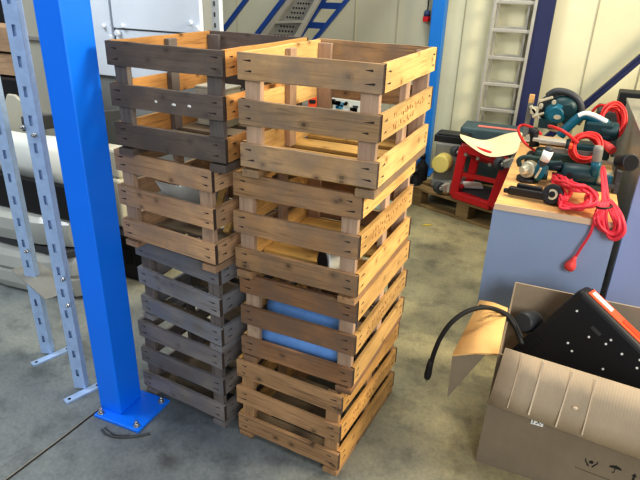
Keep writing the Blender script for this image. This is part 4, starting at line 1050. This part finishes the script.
# left flap drooping, with a lip folded under
P = [Vector((X0 - .004, Y0 + .045, .432)), Vector((X0 - .008, 1.935, .452)), WZ(480, 300.5, .42), WZ(452.4, 355.5, .40)]
b = MB(); b.sheet([[P[0] + sh, (P[0] + P[1]) / 2 + sh, P[1] + sh], [(P[0] + P[3]) / 2 + sh + Vector((0, 0, .006)), (P[0] + P[1] + P[2] + P[3]) / 4 + sh + Vector((0, 0, .006)), (P[1] + P[2]) / 2 + sh + Vector((0, 0, .006))], [P[3] + sh, (P[3] + P[2]) / 2 + sh, P[2] + sh]], .006)
fo = b.build('side_flap', 'cardy', t)
b = MB(); e = P[3]; dn = W(451.5, 399, e.y + .0)
b.hexa([e + sh, P[0] * .72 + e * .28 + sh, P[0] * .5 + e * .5 + Vector((0, .01, -.055)) + sh, Vector((e.x + .004, e.y + .0, dn.z)) + sh], [e + sh + Vector((0, .005, 0)), P[0] * .72 + e * .28 + sh + Vector((0, .005, 0)), P[0] * .5 + e * .5 + Vector((0, .015, -.055)) + sh, Vector((e.x + .004, e.y + .005, dn.z)) + sh]); b.build('folded_lip', 'card', fo)
# back flap standing up
bz = [W(520, 285, Y1 + .04), W(640, 311, Y1 + .04), W(512, 326, Y1)]
rows = []
for i in range(4):
    f = i / 3
    rows.append([Vector((X0 + .02 + (X1 - X0 - .02) * g / 6, Y1 + .05 * f, BH - .03 + f * (bz[0].z - BH + .03 - .0 * g) - .012 * g / 6 + .002 * math.sin(4 * g))) + sh for g in range(7)])
b = MB(); b.sheet(rows, .005)
for g in (2.2, 3.1, 4.2):
    ps = [Vector((X0 + .02 + (X1 - X0 - .02) * g / 6, Y1 + .05 * f - .003, BH - .03 + f * (bz[0].z - BH + .03) - .002 * g)) + sh for f in (.1, .93)]
    b.beam(ps[0], ps[1], .003, .003, 1)
b.build('back_flap', ['cardl', 'cardrib'], t)
# sticker half hidden by the front flap
q = W(537.5, 421.5, Y0 - .003)
b = MB(); b.box(q + sh + Vector((0, 0, .0)), (.038, .0006, .032)); F = frame(q + sh + Vector((-.003, -.0006, -.004)), (1, 0, 0), (0, 0, 1)); b.text('1X', .027, F, 1, .0002); b.box(q + sh + Vector((.0145, -.0005, .001)), (.003, .0008, .012), 2)
b.build('sticker', ['paper', 'ink', 'skyblue'], t)
# small torn spot on flap
b = MB(); b.sph(onflap(575, 405) + Vector((0, -.002, 0)), (.008, .003, .006)); b.build('torn_spot', 'cardrib', t)

# black machine with orange strip standing in the carton
Ct = W(581, 288, 1.97)
nrm = Vector((-.265, -.93, .253)).normalized()
def onpl(u, v):
    d = ray(u, v); return CAM + d * ((Ct - CAM).dot(nrm) / d.dot(nrm))
Aa = onpl(508, 352); ea = (Aa - Ct).normalized()
eb = nrm.cross(ea).normalized()
if (onpl(640, 345) - Ct).dot(eb) < 0: eb = -eb
ed = -nrm
LA, LB, LD = .385, .56, .115
t = thing('battery_charger', 'black machine with an orange control strip tilted inside the cardboard carton', 'machine', Ct)
Fm = Matrix((ea, eb, ed)).transposed()
def LP(a_, b_, d_): return ea * a_ + eb * b_ + ed * d_
b = MB(); b.box(LP(LA / 2, LB / 2, LD / 2), (LA, LB, LD), 0, Fm); body = b.build('housing', 'blackm', t, bevel=.022, seg=4)
b = MB(); b.box(LP(-.001, LB / 2 + .012, LD * .52), (.006, LB - .03, LD * .74), 0, Fm); st = b.build('control_strip', 'orange', t, bevel=.002)
b = MB(); b.box(LP(-.0045, .08, LD * .52), (.002, .085, LD * .4), 0, Fm)
for k in range(7): b.box(LP(-.0058, .055 + .007 * k, LD * .52), (.0008, .004, .014 + .006 * (k % 3)), 1, Fm)
b.build('name_label', ['paper', 'greyink'], st)
b = MB(); b.box(LP(-.005, .25, LD * .52), (.006, .16, LD * .36), 0, Fm); b.build('raised_panel', 'dorange', st, bevel=.002)
b = MB()
for d_ in (.35, .7): b.cyl(LP(-.0042, .026, LD * d_), LP(-.0055, .026, LD * d_), .004, n=10)
b.build('strip_screw', 'black', st)
def face(u, v): return onpl(u, v) - Ct
for u, v in ((577, 311), (568, 343), (572, 351), (589, 337), (606, 344), (611, 340), (622, 354), (603, 369), (637, 368), (640, 360)):
    q = face(u, v); b = MB(); b.cyl(q, q + nrm * .002, .0042, n=10); b.build('rivet', 'paper', t)
q = face(596, 331); b = MB(); b.box(q + nrm * .0005, (.012, .04, .002), 0, Fm); b.build('slot', 'dgrey', t)
b = MB()
for k in range(6): b.box(LP(.25, .03 + .012 * k, -.0006) if False else LP(LA * .62 + .016 * k, .03, -.0006), (.006, .05, .002), 0, Fm)
b.build('vent_slots', 'hole', t)
# round grey knob behind machine
b = MB(); q = W(528, 322, 2.02); b.lathe(q + Vector((.03, .06, -.02)), q + Vector((-.02, -.03, .01)), [(0, .03), (.2, .04), (.8, .042), (1, .034)]); tag(b.build('round_float', 'dgrey'), 'dark round drum between the black machine and the carton back flap', 'drum')
# cable leaving the carton
t = thing('power_cable', 'thick black cable arching out of the carton with its end hanging down', 'cable', (-.07, 1.79, .5)); sh = -t.location
b = MB(); b.tube([W(520, 342, 1.833), W(514, 326, 1.880), W(503, 313, 1.880), W(486, 307.5, 1.833), W(468, 311, 1.786), W(452, 322, 1.748), W(441, 337, 1.730), W(434, 353, 1.720), W(430, 366, 1.720)], .0085, 10) if False else b.tube([p + sh for p in [W(522, 345, 1.833), W(515, 327, 1.880), W(503, 313, 1.880), W(486, 307.5, 1.833), W(468, 311, 1.786), W(452, 322, 1.748), W(441, 337, 1.730), W(434, 353, 1.720), W(430.5, 366, 1.720)]], .0085, 10)
b.build('cable_sheath', 'rubber', t)
b = MB(); b.lathe(W(431, 360, 1.720) + sh, W(427, 378, 1.720) + sh, [(0, .0095), (.25, .0115), (.8, .0135), (1, .011)]); b.build('connector', 'rubber', t)
b = MB(); b.cyl(W(427, 378, 1.720) + sh, W(426.4, 381, 1.720) + sh, .004, n=10); b.build('connector_tip', 'steel', t)
b = MB(); b.tube([p + sh for p in [W(522, 338, 1.852), W(512, 318, 1.899), W(497, 309, 1.899), W(480, 306, 1.852)]], .006, 8); b.build('second_strand', 'rubber', t)

# ------------------------------------------------------------------ light
wd = bpy.data.worlds.new('world'); sc.world = wd; wd.use_nodes = True
bg = wd.node_tree.nodes['Background']; bg.inputs[0].default_value = (.84, .92, 1.0, 1); bg.inputs[1].default_value = .36
def area(name, loc, target, size, power, col, sy=None):
    l = bpy.data.lights.new(name, 'AREA'); l.energy = power; l.color = col; l.size = size
    if sy: l.shape = 'RECTANGLE'; l.size_y = sy
    o = bpy.data.objects.new(name, l); C.objects.link(o); o.location = loc
    o.rotation_euler = (Vector(target) - Vector(loc)).to_track_quat('-Z', 'Y').to_euler()
    return o
area('window_light', (2.4, -3.0, 3.2), (-1.0, 1.6, .7), 2.2, 190, (.94, .97, 1.0))
area('warm_hall_light', (4.2, 2.4, 3.6), (-.3, 2.8, .5), 1.3, 330, (1.0, .88, .66))
area('machine_fill_light', (-3.4, .6, 3.4), (-2.5, 3.0, 1.1), 1.4, 75, (.9, .95, 1.0))  # fill lamp added above left to brighten the machine housing
area('roof_light', (-.8, 3.0, 5.2), (-.8, 3.0, 0), 2.4, 130, (1.0, .95, .84), 1.2)
sc.view_settings.view_transform = 'Standard'
sc.view_settings.look = 'None'
sc.view_settings.exposure = .22
sc.view_settings.gamma = .86
